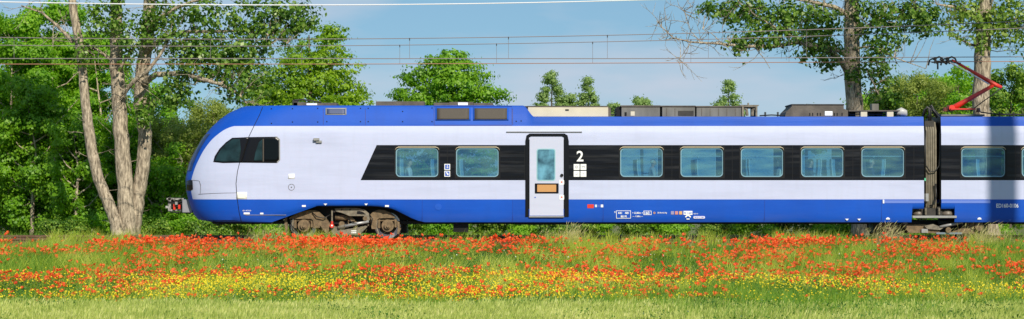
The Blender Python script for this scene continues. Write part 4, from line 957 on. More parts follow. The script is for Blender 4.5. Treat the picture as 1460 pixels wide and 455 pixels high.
def person(px, d, top, hair, label, yc=.34, lean=0):
    me = PM.copy(); me.materials.clear()
    for m_ in (top, M['skin'], M['trouser']): me.materials.append(m_)
    for f in me.polygons:
        c = f.center
        f.material_index = 1 if (c.z > 1.075 or (c.x > .24 and .6 < c.z < .75)) else (2 if c.z < .64 and not (c.z > .6 and c.x < .05) else 0)
    o = bpy.data.objects.new('person', me); COL.objects.link(o)
    o.location = (X(px, .45), yc, 1.27); o.rotation_euler = (0, lean, 0 if d > 0 else math.pi); tag(o, label, 'person', 'passengers seated behind the windows')
    # hair: cap over the skull; eyes and ears
    mb = MB(); vs = []; nn = 14
    for j in range(8):
        ph = R(90 - j * 15)
        for k in range(nn):
            th = 2 * math.pi * k / nn; x_ = math.cos(th); rr_ = .103
            z_ = math.sin(ph); q = math.cos(ph)
            if x_ * q > .3 and z_ < .45: q *= .80; 
            if x_ > .2 and z_ < .45: vs.append((.0 + x_ * q * rr_ * .55, math.sin(th) * q * rr_ * .95, 1.255 + max(z_, .38) * rr_)); continue
            vs.append((.0 + x_ * q * rr_ * 1.02, math.sin(th) * q * rr_ * .95, 1.255 + z_ * rr_ * 1.05))
    fc = [(j * nn + k, j * nn + (k + 1) % nn, (j + 1) * nn + (k + 1) % nn, (j + 1) * nn + k) for j in range(7) for k in range(nn)]
    hm = bpy.data.meshes.new('hair'); hm.from_pydata(vs, [], fc); hm.materials.append(hair); ho = bpy.data.objects.new('hair', hm); COL.objects.link(ho); ho.parent = o
    for s in (-1, 1):
        b = bmesh.new(); bmesh.ops.create_icosphere(b, subdivisions=1, radius=.012, matrix=Matrix.Translation((.088, s * .032, 1.245))); em = bpy.data.meshes.new('eye'); b.to_mesh(em); b.free(); em.materials.append(M['rubber'])
        eo = bpy.data.objects.new('eye', em); COL.objects.link(eo); eo.parent = o
        b = bmesh.new(); bmesh.ops.create_icosphere(b, subdivisions=1, radius=.025, matrix=Matrix.Translation((.0, s * .092, 1.23)) @ Matrix.Diagonal((.7, .4, 1.2, 1))); em = bpy.data.meshes.new('ear'); b.to_mesh(em); b.free(); em.materials.append(M['skin'])
        eo = bpy.data.objects.new('ear', em); COL.objects.link(eo); eo.parent = o
person(584, 1, M['cloth1'], M['hair1'], 'seated passenger in a pale top in the frontmost window of the train')
person(931, 1, M['cloth2'], M['hair2'], 'grey-haired seated passenger in the first window right of the door')
person(1111, -1, M['cloth1'], M['hair1'], 'passenger in pale shirt at right edge of third window right of the door')
person(1155, 1, M['cloth3'], M['hair1'], 'dark-clothed passenger at left in the fourth window right of the door')
person(1199, -1, M['cloth4'], M['hair2'], 'pink-shirted passenger at right in the fourth window right of the door')
person(1242, 1, M['cloth3'], M['hair2'], 'seated passenger in a dark top in the window nearest the gangway, left coach')

# ------------------------------------------------------------------ overhead lines
def par(cx, y0, k): return lambda px: y0 - ((px - cx) / 1110) ** 2 * k
def line_pts(fn, Y, a=-900, b=2900, n=70): return [P(a + (b - a) * i / n, fn(a + (b - a) * i / n), Y) for i in range(n + 1)]
def overhead(label, Y, mf, cf, drops, cmat):
    t = thing('overhead_line', label, 'overhead line', (0, Y, 5.5), 'overhead lines above the two tracks')
    MB().tube(line_pts(mf, Y), .013, 5, cap=False).build('messenger_wire', M['steelwire'], t)
    MB().tube(line_pts(cf, Y), .014, 5, cap=False).build('contact_wire', cmat, t)
    for d in drops:
        MB().tube([P(d, mf(d), Y), P(d, cf(d), Y)], .006, 4).build('dropper', M['steelwire'], t)
        MB().box(P(d, 0, Y).x - .015, P(d, 0, Y).x + .015, Y - .02, Y + .02, P(d, mf(d), Y).z - .07, P(d, mf(d), Y).z + .01).build('clamp', M['iron'], t)
overhead('upper pair of wires with droppers touching the pantograph of the train', 1.4, par(350, 56, 26), lambda p: 83.6 - max(0, p - 900) * .0045, (-240, 20, 300, 584, 725, 866, 1010, 1150, 1290, 1440), M['steelwire'])
overhead('lower pair of wires with droppers over the second track behind the train', 5.9, par(280, 66, 23), lambda p: 91.5 - max(0, p - 500) * .0040, (-150, 140, 430, 570, 708, 845, 985, 1125, 1265, 1400), M['copper'])
t = MB().tube(line_pts(lambda p: 7.2 - ((p - 420) / 470) ** 2 * 6.5 if p > 420 else 7.2 - ((p - 420) / 420) ** 2 * 4.5, -1.5, -200, 1500), .018, 6, cap=False).build('feeder_wire', M['alwire'])
tag(t, 'bright white single wire high above the front half of the train', 'wire')

# ------------------------------------------------------------------ trees
def bl(px, py, rx, ry, Y, dep=None):
    s = (Y - CY) / F; return (P(px, py, Y), ((rx * s), (dep if dep else rx * s * .8), ry * s))
def lm(pts, rads, Y, dy=None):
    s = (Y - CY) / F
    return ([P(p[0], p[1], Y + (p[2] if len(p) > 2 else 0)) for p in pts], [r_ * s for r_ in rads])
YP = 12.5
# left poplar with three stems
limbs = [lm([(181, 352), (181, 335), (179, 280), (173, 200), (168, 120), (165, 60), (166, 0), (168, -120), (172, -260)], [20, 14, 12, 11, 10, 9, 8, 6, 3], YP),
         lm([(170, 345, -.1), (166, 320), (155, 290), (140, 255), (131, 215), (124, 165), (118, 110), (113, 60), (104, 15), (98, -60), (90, -170)], [11, 9, 8.5, 8, 8, 7.3, 6.5, 6.3, 6, 4, 2], YP - .3),
         lm([(190, 350, .1), (189, 325), (196, 280), (204, 235), (207, 190), (201, 150), (203, 95), (211, 50), (213, 0), (218, -120), (225, -230)], [13, 12, 10.5, 9.8, 10, 10.5, 9.8, 9, 8.5, 6, 3], YP + .3),
         lm([(206, 118, 0), (222, 106, -.6), (262, 105, -1.2), (285, 112, -1.8), (315, 120, -2), (342, 135, -2.4), (352, 148, -2.4)], [5, 4.2, 3.6, 3.2, 2.6, 2, 1.2], YP),
         lm([(208, 75), (222, 62, -.5), (240, 52, -.8), (262, 46, -1), (300, 45, -1.2), (345, 44, -1.4), (385, 50, -1.6), (410, 62, -1.8)], [5, 4, 3.2, 2.8, 2.3, 2, 1.6, 1], YP + .2),
         lm([(176, 135, -.4), (190, 116, -.9), (212, 100, -1.1), (232, 72, -1.2), (243, 52, -1.3)], [3.6, 3, 2.6, 2, 1.2], YP),
         lm([(210, 45), (225, 28, -.7), (250, 12, -1), (275, 2, -1.2), (310, -8, -1.2)], [4.5, 3.4, 2.6, 2, 1.2], YP + .2),
         lm([(170, 100, -.2), (182, 80, -.5), (196, 62, -.6)], [3, 2.2, 1.4], YP), lm([(104, 60, 0), (85, 40), (60, 18), (30, 8)], [3, 2.2, 1.6, .8], YP), lm([(164, 90, -.2), (140, 72), (122, 62), (100, 58)], [2.6, 2, 1.4, .8], YP)]
def YPb(a): return [bl(b[0], b[1], b[2] * (1.15 if b[1] > -20 else 1), b[3] * (1.3 if b[1] > -20 else 1), *b[4:]) for b in a]
make_tree('poplar_tree', 'tall poplar with three pale grey stems rising from one base left of the train nose', 'tree', P(182, 345, YP),
    YPb([(300, 95, 70, 30, YP - 1.3, .9), (330, 75, 55, 22, YP - 1.4, .8), (270, 60, 45, 22, YP - 1, .8), (350, 118, 42, 24, YP - 2, .7), (290, 20, 70, 20, YP - 1, .9), (390, 25, 55, 26, YP - 1.2, .8), (425, 20, 28, 22, YP - 1.4, .6), (365, 55, 45, 18, YP - 1.4, .6),
         (240, 118, 22, 30, YP - 1, .5), (255, 140, 26, 14, YP - 1, .5), (182, 55, 16, 40, YP - .8, .5), (140, 30, 18, 26, YP - .5, .5), (208, 155, 15, 26, YP - .6, .3), (200, 172, 8, 16, YP - .8, .2), (118, 75, 14, 20, YP - .8, .3), (166, 20, 14, 26, YP - .8, .3), (206, 40, 12, 20, YP - .7, .3), (228, 30, 18, 30, YP, .5),
         (200, -110, 170, 90, YP, 3), (330, -90, 110, 70, YP, 2), (90, -110, 90, 80, YP, 2)]),
    limbs, M['leaf_poplar'], M['bark'], 3300, 14, .22, .16, 21, 'tall poplars behind the tracks', twig=600, bare=160, shell=2.6, flat=.8)
# right poplar behind the coach roof
limbs = [lm([(1236, 350), (1229, 335), (1224, 300), (1222, 240), (1220, 170), (1216, 110), (1214, 50), (1215, 0), (1218, -120), (1224, -250)], [22, 14.5, 12.5, 12, 12.5, 12, 11, 10.5, 8, 3], YP),
         lm([(1212, 108), (1203, 92, -.4), (1190, 78, -.8), (1170, 68, -1.2), (1140, 60, -1.5), (1105, 66, -1.7), (1060, 66, -1.9), (1020, 62, -2), (985, 60, -2), (960, 54, -2), (945, 40, -2), (936, 30, -2)], [6, 5.2, 4.6, 4, 3.2, 2.6, 2.2, 1.6, 1.2, .9, .7, .4], YP),
         lm([(1212, 82), (1196, 72, -.3), (1178, 66, -.6), (1155, 62, -.8), (1130, 54, -1)], [4.5, 3.8, 3, 2.4, 1.6], YP),
         lm([(1150, 60, -1.5), (1115, 45, -1.6), (1080, 24, -1.7), (1055, 5, -1.8), (1045, -10, -1.8)], [2.2, 1.8, 1.5, 1, .6], YP),
         lm([(1210, 22), (1190, 10, -.4), (1160, 3, -.8), (1120, -4, -1)], [4, 3, 2.4, 1.4], YP),
         lm([(1214, 60, -.2), (1232, 40, -.5), (1262, 22, -.7), (1300, 10, -.8)], [3, 2.4, 1.8, .9], YP), lm([(1218, 95, -.3), (1236, 100, -.6), (1246, 120, -.7), (1256, 142, -.7)], [2, 1.4, 1, .6], YP),
         lm([(1216, 70, -.3), (1240, 66, -.6), (1275, 82, -.8), (1320, 98, -.8)], [2, 1.3, .9, .4], YP),
         lm([(1075, 66, -1.9), (1090, 84, -2), (1098, 98, -2)], [.8, .6, .3], YP), lm([(985, 60, -2), (972, 80, -2), (965, 88, -2)], [.6, .4, .25], YP), lm([(1030, 62, -2), (1015, 48, -2), (1002, 42, -2)], [.8, .5, .3], YP),
         lm([(945, 42, -2), (950, 55, -2), (948, 66, -2)], [.4, .3, .2], YP), lm([(1000, 61, -2), (985, 45, -2), (978, 22, -2), (972, 10, -2)], [.7, .5, .4, .25], YP)]
make_tree('poplar_tree', 'tall grey-trunked poplar behind the left coach roof with a long limb reaching left', 'tree', P(1228, 347, YP),
    YPb([(1120, 22, 55, 20, YP - 1.5, .7), (1060, 15, 50, 16, YP - 1.6, .7), (1020, 14, 25, 10, YP - 1.7, .4), (1165, 35, 34, 30, YP - 1, .7), (1095, 52, 55, 16, YP - 1.8, .6), (1060, 66, 28, 10, YP - 1.8, .4), (1165, 72, 40, 18, YP - 1.2, .6), (1180, 88, 18, 10, YP - 1, .4),
         (1285, 15, 50, 22, YP - .8, .9), (1320, 28, 26, 20, YP - .8, .6), (1260, 45, 34, 26, YP - .6, .6), (1212, 108, 14, 16, YP - .8, .3), (1228, 122, 9, 9, YP - .8, .2), (1250, 85, 22, 26, YP - .6, .5), (1262, 125, 20, 22, YP - .4, .5), (1228, 20, 18, 30, YP - .4, .4), (1238, 105, 12, 26, YP - .6, .3),
         (1220, -110, 150, 90, YP, 3), (1120, -90, 90, 60, YP, 2)]),
    limbs, M['leaf_poplar'], M['bark'], 2400, 14, .22, .16, 22, 'tall poplars behind the tracks', twig=600, bare=150, shell=2.6, flat=.8)
limbs = [lm([(1416, 350), (1412, 335), (1406, 290), (1402, 220), (1399, 150), (1400, 90), (1401, 40), (1406, 0), (1410, -120), (1414, -240)], [20, 13.5, 12.5, 12.5, 12.5, 12, 11, 10, 7, 3], YP - .5),
         lm([(1400, 30), (1385, 18, -.4), (1360, 10, -.8), (1335, 6, -1)], [3.4, 2.6, 2, 1], YP), lm([(1404, 50), (1425, 36, -.4), (1450, 26, -.8), (1480, 22, -1)], [3.4, 2.6, 2, 1], YP), lm([(1402, 70), (1380, 62, -.5), (1355, 48, -.8)], [2.4, 1.8, .9], YP)]
make_tree('poplar_tree', 'tall pale-trunked poplar directly behind the red pantograph', 'tree', P(1412, 347, YP - .5),
    YPb([(1375, 18, 34, 18, YP - .8, .7), (1360, 40, 20, 16, YP - 1, .5), (1440, 20, 34, 26, YP - .8, .7), (1432, 56, 26, 14, YP - 1, .5), (1405, 35, 22, 22, YP - .9, .4), (1395, 60, 16, 12, YP - 1, .3), (1480, 40, 30, 40, YP - .6, .8), (1400, -110, 130, 80, YP, 3)]),
    limbs, M['leaf_poplar2'], M['bark'], 1200, 14, .22, .16, 23, 'tall poplars behind the tracks', twig=260, bare=70, shell=2.6, flat=.8)

# bright maple and round tree above the roof
def simple_limbs(cx, ybase, ytop, Y, r=6, fan=5, spread=40, seed=1):
    rr_ = random.Random(seed); out = [lm([(cx, ybase), (cx + rr_.uniform(-4, 4), (ybase * 2 + ytop) / 3), (cx + rr_.uniform(-8, 8), (ybase + ytop * 2) / 3), (cx + rr_.uniform(-6, 6), ytop)], [r, r * .8, r * .5, r * .12], Y)]
    for k in range(fan):
        f = .3 + .55 * k / fan; y_ = ybase + (ytop - ybase) * f; s = -1 if k % 2 else 1
        e = (cx + s * spread * rr_.uniform(.7, 1.1), y_ - rr_.uniform(20, 50))
        out.append(lm([(cx, y_), ((cx + e[0]) / 2, (y_ + e[1]) / 2 + 6), e], [r * .4, r * .28, r * .08], Y))
    return out
YM = 20
make_tree('maple_tree', 'bright yellow-green maple standing behind the front of the train roof', 'tree', P(440, 344, YM),
    YPb([(440, 125, 75, 22, YM, 2.2), (455, 95, 55, 20, YM, 1.9), (465, 65, 38, 18, YM, 1.6), (468, 45, 25, 12, YM, 1.2), (400, 135, 48, 18, YM, 1.6), (490, 130, 34, 18, YM, 1.3), (425, 85, 38, 14, YM, 1.4), (485, 150, 36, 10, YM, 1.3), (400, 108, 30, 12, YM - .4, 1), (372, 148, 34, 16, YM, 1.3), (378, 122, 26, 14, YM, 1.1), (505, 146, 24, 12, YM, 1), (440, 180, 80, 40, YM, 2.4), (430, 240, 75, 50, YM, 2.4)]),
    simple_limbs(442, 345, 50, YM, 7, 7, 60, 3), M['leaf_maple'], M['bark_dark'], 1150, 38, .26, .12, 31, shell=1.9, flat=.4)
YR = 26
make_tree('round_tree', 'round bright green tree standing alone behind the middle of the raised roof', 'tree', P(645, 344, YR),
    YPb([(630, 130, 58, 22, YR, 2.0), (645, 105, 46, 18, YR, 1.7), (638, 88, 30, 14, YR, 1.2), (595, 105, 22, 14, YR, .9), (600, 140, 40, 14, YR, 1.3), (690, 135, 34, 12, YR, 1.2), (715, 138, 18, 7, YR, .6), (572, 136, 16, 6, YR, .6), (655, 88, 14, 10, YR, .6), (640, 180, 85, 36, YR, 2.6), (640, 250, 80, 50, YR, 2.5)]),
    simple_limbs(640, 345, 90, YR, 8, 7, 60, 5), M['leaf_lime'], M['bark_dark'], 1000, 38, .29, .14, 32, shell=1.9, flat=.45)
# woodland on the left
wood = [  # px, py-of-top, width, Y, material, label
    (15, 28, 62, 24, 'leaf_wood', 'dark leafy woodland tree at the far left edge', 0), (75, 10, 56, 26, 'leaf_wood', 'tallest leafy woodland tree, just left of the three-stemmed poplar', 0),
    (-50, 20, 60, 22, 'leaf_wood', 'leafy woodland tree cut off by the left edge of the view', 0), (138, 40, 45, 27, 'leaf_wood', 'leafy woodland tree seen between the stems of the left poplar', 0),
    (45, 120, 55, 20, 'leaf_lime', 'lower bright green woodland tree in front of the wood at far left', 0), (110, 165, 40, 18, 'leaf_lime', 'small bright green tree immediately left of the poplar base', 0),
    (182, 170, 45, 25, 'leaf_wood', 'dark green tree behind the poplar stems, low down', 0),
    (250, 160, 44, 24, 'leaf_willow', 'yellow-green willow right of the three-stemmed poplar', 1), (300, 152, 44, 26, 'leaf_willow', 'yellow-green willow right behind the train nose', 1), (232, 215, 40, 19, 'leaf_wood', 'dark green shrub-like tree right of the poplar base', 0),
    (272, 176, 50, 21, 'leaf_willow', 'nearest yellow-green willow, between the poplar and the train nose', 1), (325, 158, 50, 28, 'leaf_willow', 'tallest yellow-green willow above the driver cab windows', 1), (212, 120, 40, 29, 'leaf_wood', 'dark leafy tree directly behind the right-hand stem of the left poplar', 0), (100, 60, 60, 30, 'leaf_wood', 'deepest leafy tree of the left wood behind the leftmost poplar stem', 0), (0, 70, 60, 31, 'leaf_wood', 'deepest leafy tree of the left wood at the left edge', 0),
    (345, 168, 48, 23, 'leaf_willow', 'yellow-green willow hidden mostly behind the driver cab', 1)]
for i, (cx, yt, w_, Y, mk, lb, wil) in enumerate(wood):
    H = 342 - yt; bs = []
    rr_ = random.Random(50 + i)
    for k in range(9):
        f = k / 8; yy = yt + 14 + f * (H - 40); ww = w_ * (.45 + .6 * math.sin(math.pi * min(1, f * .8 + .15)))
        for s in (-1, 0, 1):
            bs.append(bl(cx + s * ww * .6 + rr_.uniform(-8, 8), yy + rr_.uniform(-10, 10), ww * .42, 17, Y + rr_.uniform(-1, 1), 1.1))
    make_tree('willow_tree' if wil else 'woodland_tree', lb, 'tree', P(cx, 342, Y), bs, simple_limbs(cx, 344, yt + 30, Y - .6, 3.2, 8, w_ * .8, 80 + i), M[mk], M['bark'],
              int(H * w_ / (10 if not wil else 6)), 34, .27 if not wil else .2, .135 if not wil else .09, 60 + i, 'trees of the wood left of the train', twig=60, shell=1.7, flat=.5 if not wil else .9)
# right-hand side growth
right = [(1265, 128, 34, 20, 'leaf_bush', 'bright green bushy tree right of the poplar behind the left coach', 0), (1310, 112, 36, 30, 'leaf_willow', 'yellow-green willow left of the pantograph', 1), (1350, 120, 34, 28, 'leaf_willow', 'yellow-green willow behind the pantograph head', 1),
         (1372, 100, 26, 24, 'leaf_wood', 'dark green tree just left of the trunk behind the pantograph', 0), (1440, 96, 36, 22, 'leaf_bush', 'leafy bright green tree right of the pantograph', 0), (1490, 92, 40, 24, 'leaf_bush', 'leafy green tree cut off by the right edge of the view', 0), (1285, 116, 34, 35, 'leaf_willow', 'taller willow behind the bushy tree right of the poplar', 1), (1338, 112, 32, 37, 'leaf_wood', 'deepest green tree in the gap between poplar and pantograph', 0), (1230, 150, 30, 32, 'leaf_willow', 'low yellow-green willow behind the roof, left of the right-hand wood', 1)]
for i, (cx, yt, w_, Y, mk, lb, wil) in enumerate(right):
    H = 342 - yt; bs = []; rr_ = random.Random(150 + i)
    for k in range(8):
        f = k / 7; yy = yt + 10 + f * (H - 36); ww = w_ * (.5 + .6 * math.sin(math.pi * min(1, f * .8 + .15)))
        for s in (-1, 0, 1): bs.append(bl(cx + s * ww * .6 + rr_.uniform(-7, 7), yy + rr_.uniform(-9, 9), ww * .42, 14, Y + rr_.uniform(-1, 1), 1.0))
    make_tree('willow_tree' if wil else 'leafy_tree', lb, 'tree', P(cx, 342, Y), bs, simple_limbs(cx, 344, yt + 25, Y, 4, 5, w_ * .8, 180 + i), M[mk], M['bark_dark'],
              int(H * w_ / (16 if not wil else 8)), 34, .26 if not wil else .22, .13 if not wil else .10, 160 + i, 'trees of the wood right of the train', twig=40, shell=1.7, flat=.5 if not wil else .9)
# far mass of the wood closing the view between the nearer trees
for nm_, xa_, xb_, yt in (('left', -60, 350, 215), ('right', 1236, 1520, 150)):
    r3 = random.Random(9); bs = []; px = xa_
    while px < xb_:
        tp_ = yt + r3.uniform(-22, 22)
        for yy in np.arange(tp_, 300, 28): bs.append(bl(px + r3.uniform(-8, 8), float(yy), 26, 20, 48 + r3.uniform(-2, 2), 1.5))
        px += 26
    lc, nr, sub = crown_points(bs, 2600, 30, .34, np.random.default_rng(77), 2, .6)
    v, q = leaves(lc, nr, .2 * np.random.default_rng(3).uniform(.6, 1.3, len(lc)), np.random.default_rng(4))
    o = fast_mesh('far_wood', v, q, M['leaf_wood']); tag(o, 'mass of leafy wood closing the gaps at the %s of the view' % nm_, 'wood', kind='stuff')
# distant small trees over the roof line
YD = 150
far = [(786, 104, 24, 'slender distant tree with a pointed top above the cream roof box', 'bs'), (838, 112, 16, 'smaller pointed distant tree right of the slender one above the cream roof box', 'bs'), (1038, 116, 24, 'distant open-crowned tree above the grey roof units', 'bs'), (915, 140, 18, 'low distant treetop just above the left end of the grey roof units', 'bs'), (875, 150, 8, 'lowest distant treetop between the cream box and the grey units', 'bs'), (1150, 152, 26, 'low distant treetop above the brown resistor housing', 'bs'), (812, 138, 16, 'low distant bushy tree between the two pointed trees', 'bs')]
for i, (cx, yt, w_, lb, k_) in enumerate(far):
    bs = []; rr_ = random.Random(250 + i)
    for k in range(8):
        f = k / 7; yy = yt + 4 + f * 60; ww = w_ * (.12 + 1.25 * f) if i in (0, 1, 2) else w_ * (.45 + .5 * f)
        for s in (-.6, .6): bs.append(bl(cx + s * ww + rr_.uniform(-2, 2), yy + rr_.uniform(-3, 3), max(2.4, ww * .42), 5, YD, 1.4))
    make_tree('distant_tree', lb, 'tree', P(cx, 279, YD), bs, [lm([(cx, 279), (cx, 200), (cx + 1, yt + 6)], [3, 2, .4], YD)], M['leaf_far'], M['bark_dark'], 340, 24, .36, .22, 260 + i, 'small trees on the horizon', shell=2)
# a poplar in front of the line, outside the frame on the right, whose trunk shades the second coach
dirh = Vector((math.sin(R(AZ)), -math.cos(R(AZ)), 0)); bp_ = Vector((X(1431), 0, 0)) + dirh * 27; bp_.z = gz(bp_.x, bp_.y) - .1
make_tree('poplar_tree', 'lone poplar beyond the right edge of view, its trunk shadow on the second coach', 'tree', bp_,
    [(bp_ + Vector((0, 0, 31.5)), (3, 3, 4)), (bp_ + Vector((.5, 0, 35)), (2.2, 2.2, 3))],
    [([bp_, bp_ + Vector((0, 0, 1)), bp_ + Vector((.03, 0, 9)), bp_ + Vector((0, 0, 27)), bp_ + Vector((0, 0, 35))], [.7, .52, .48, .45, .1])], M['leaf_poplar'], M['bark'], 500, 36, .4, .2, 24, 'tall poplars behind the tracks')

# undergrowth seen beneath and beside the train, each bush its own
bx = -17.6; bi = 0
BL_ = ['low bright bush', 'low leafy bush', 'spreading green bush', 'dense low bush']
bush_px = []
while bx < 19:
    w_ = random.uniform(.9, 1.5); h_ = random.uniform(.9, 1.35); Y = random.uniform(12.8, 14.5)
    px = 730 + bx * F / (Y - CY); bush_px.append((bx, w_, h_, Y, px)); bx += w_ * .85
def where(px):
    if px < 140: return 'at the wood edge left of the poplar base'
    if px < 225: return 'behind the base of the three-stemmed poplar'
    if px < 300: return 'below the coupler at the train nose'
    if px < 405: return 'under the driver cab ahead of the front bogie'
    if px < 575: return 'behind the front bogie'
    if px < 750: return 'seen under the coach between the front bogie and the door'
    if px < 880: return 'seen under the door and the large figure 2'
    if px < 1010: return 'seen under the small skirt lettering'
    if px < 1215: return 'seen under the coach left of the right poplar trunk'
    if px < 1300: return 'beside the right poplar trunk under the coach'
    if px < 1380: return 'behind the shared bogie under the gangway'
    return 'under the second coach at the right edge'
seen = {}
groups_ = {}
for b in bush_px: groups_.setdefault(where(b[4]), []).append(b)
ordw = ['leftmost', 'second from left', 'third from left', 'fourth from left', 'fifth from left', 'sixth from left', 'seventh from left', 'eighth from left']
for wh, lst in groups_.items():
    for j, (bx, w_, h_, Y, px) in enumerate(lst):
        lb = ('green bush %s' % wh) if len(lst) == 1 else ('%s green bush %s' % (ordw[j], wh))
        z0 = gz(bx, Y); bs = [(Vector((bx + random.uniform(-.4, .4) * w_, Y + random.uniform(-.3, .3), z0 + h_ * random.uniform(.25, .75))), (w_ * .45, .5, h_ * .34)) for _ in range(5)]
        bi += 1
        make_tree('bush', lb, 'bush', (bx, Y, z0), bs, [([(bx, Y, z0 - .05), (bx + .05, Y, z0 + h_ * .5), (bx + .1, Y, z0 + h_ * .8)], [.03, .02, .008])], M['leaf_bush'] if bi % 3 else M['leaf_wood'], M['bark_dark'], 150, 30, .15, .085, 300 + bi, 'bushes beyond the tracks', shell=2, crown_name='foliage', n=5)

# ------------------------------------------------------------------ meadow, poppies, wheat
def blades(n, xs_, ys_, h, wd, rng, lean=.25, wind=.0, head=0.0, zoff=0):
    """tapered bent blades as quad + triangle; head>0 adds a fat ear"""
    zb_ = np.interp(ys_, [-400, -24, -14, -3.0, -1.8, -1.05, 9.2, 14, 60], [-1.25, -1.2, -1.08, -0.50, -0.44, -.24, -0.50, -0.45, -0.6]) + zoff
    base = np.stack([xs_, ys_, zb_], 1); th = rng.uniform(0, math.pi, n); side = np.stack([np.cos(th), np.sin(th) * .6, np.zeros(n)], 1) * (wd * rng.uniform(.6, 1.3, n))[:, None]
    ln = np.stack([rng.normal(wind, lean, n), rng.normal(0, lean, n), np.zeros(n)], 1) * h[:, None]
    up = np.array([0, 0, 1.0])[None] * h[:, None]
    m1 = base + up * .55 + ln * .25; tp = base + up * .98 + ln
    if head:
        m2 = base + up * .8 + ln * .55; 
        v = np.stack([base - side * .3, base + side * .3, m2 + side * .3, m2 - side * .3, (m2 + tp) / 2 + side * head, tp, (m2 + tp) / 2 - side * head, m2], 1)
        b = (np.arange(n) * 8)[:, None]; q = np.concatenate([b + np.array([[0, 1, 2, 3]]), b + np.array([[7, 4, 5, 6]])]); return v.reshape(-1, 3), q, None
    v = np.stack([base - side * .5, base + side * .5, m1 + side * .4, m1 - side * .4, tp], 1); b = (np.arange(n) * 5)[:, None]
    return v.reshape(-1, 3), b + np.array([[0, 1, 2, 3]]), b + np.array([[3, 2, 4]])
def field(x_, y_, seed, k=6, sc=.5):
    r_ = np.random.default_rng(seed); v = np.zeros(len(x_))
    for i in range(k):
        a = r_.uniform(0, 2 * math.pi); f = r_.uniform(.25, 1.3) * sc * 2; v += np.sin((x_ * math.cos(a) * .55 + y_ * math.sin(a)) * f + r_.uniform(0, 6.3))
    return v / math.sqrt(k / 2)
def scat(n, y0, y1, rng, pw=1.0):
    y_ = y0 + (y1 - y0) * rng.random(n) ** pw; hw = (y_ - CY) * .237 + 1.2; return rng.uniform(-1, 1, n) * hw, y_
rng = np.random.default_rng(5)
n = 230000; x_, y_ = scat(n, -24.5, -1.9, rng); f_ = field(x_, y_, 3)
h = (.33 + .10 * f_ + .05 * field(x_, y_, 99, sc=2.2) + rng.normal(0, .07, n)).clip(.12, .8); h *= np.interp(y_, [-25, -22, -14, -4, -2.6, -1.9], [1.0, .9, 1.0, 1.15, 1.1, .7])
v, q, t_ = blades(n, x_, y_, h * rng.uniform(.6, 1.25, n), .017, rng, .25, .06)
o = fast_mesh('meadow_grass', v, q, M['grass'], tris=t_); tag(o, 'green meadow grass on the verge below the track', 'grass', kind='stuff')
n = 160000; x_, y_ = scat(n, -24, -2.4, rng); f_ = field(x_, y_, 8); kp = rng.random(n) < (.55 + .25 * f_); x_, y_ = x_[kp], y_[kp]; n = len(x_)
hz = rng.uniform(.04, .42, n); zz = np.array([gz(a, b) for a, b in zip(x_, y_)]) + hz
v, q = leaves(np.stack([x_, y_, zz], 1), rng.normal(size=(n, 3)) * .7 + np.array([0, -.5, .6]), rng.uniform(.03, .075, n), rng, .5)
o = fast_mesh('meadow_herbs', v, q, M['herb']); tag(o, 'leafy dark green herbs growing among the poppies', 'plants', kind='stuff')
# tussocks: fans of taller, paler blades
nt_ = 6500; tx, ty = scat(nt_, -23.5, -2.0, rng); ft_ = field(tx, ty, 55, sc=1.1); kp = rng.random(nt_) < (.45 + .5 * ft_) * np.interp(ty, [-24, -20, -15, -13], [.45, .4, .6, 1]); tx, ty = tx[kp], ty[kp]; nt_ = len(tx)
per_ = 34; n = nt_ * per_; idx = np.repeat(np.arange(nt_), per_); x_ = tx[idx] + rng.normal(0, .10, n); y_ = ty[idx] + rng.normal(0, .10, n); th_ = rng.uniform(.40, .95, nt_)[idx]
th_ = th_ * np.interp(y_, [-24, -20, -10, -4, -2], [.85, .8, .85, .85, .75])
v, q, t_ = blades(n, x_, y_, th_ * rng.uniform(.6, 1.1, n), .017, rng, .30, .10)
o = fast_mesh('tussock_grass', v, q, M['tuss'], tris=t_); tag(o, 'taller paler tufts of grass standing out of the flower meadow', 'grass', kind='stuff')
# dark leafy clumps
nt_ = 1500; tx, ty = scat(nt_, -23.5, -2.6, rng); ft_ = field(tx, ty, 66, sc=.9); kp = ft_ > .2; tx, ty = tx[kp], ty[kp]; nt_ = len(tx)
per_ = 60; n = nt_ * per_; idx = np.repeat(np.arange(nt_), per_); x_ = tx[idx] + rng.normal(0, .16, n); y_ = ty[idx] + rng.normal(0, .14, n)
zz = np.array([gz(a, b) for a, b in zip(x_, y_)]) + rng.uniform(.05, .5, n) * rng.uniform(.6, 1.15, nt_)[idx]
v, q = leaves(np.stack([x_, y_, zz], 1), rng.normal(size=(n, 3)) * .7 + np.array([0, -.3, .6]), rng.uniform(.035, .08, n), rng, .5)
o = fast_mesh('leafy_weeds', v, q, M['herb']); tag(o, 'clumps of dark leafy weeds between the poppies', 'plants', kind='stuff')
# dry tall grasses beside the rails
n = 9000; x_, y_ = scat(n, -2.6, -.7, rng); wgt = np.zeros(n)
for c0, w0, a0 in ((370, 35, 1), (495, 26, .7), (455, 20, .4), (800, 30, .7), (815, 12, 1), (1265, 28, 1.3), (1395, 34, 1.0), (1150, 40, .4), (1330, 60, .12), (250, 30, .2), (90, 60, .25), (620, 60, .15), (985, 50, .25), (1430, 30, .8)):
    wgt += a0 * np.exp(-((730 + x_ * 45.5 - c0) / w0) ** 2)
kp = rng.random(n) < wgt * .8; x_, y_ = x_[kp], y_[kp]; n = len(x_); wk = wgt[kp]
h = rng.uniform(.40, .80, n) * (.75 + .35 * np.minimum(wk, 1.2))
v, q, t_ = blades(n, x_, y_, h, .010, rng, .22, .28, head=1.0)
o = fast_mesh('dry_grass', v, q, M['dry']); tag(o, 'tall straw-coloured seeding grass beside the rails', 'grass', kind='stuff')
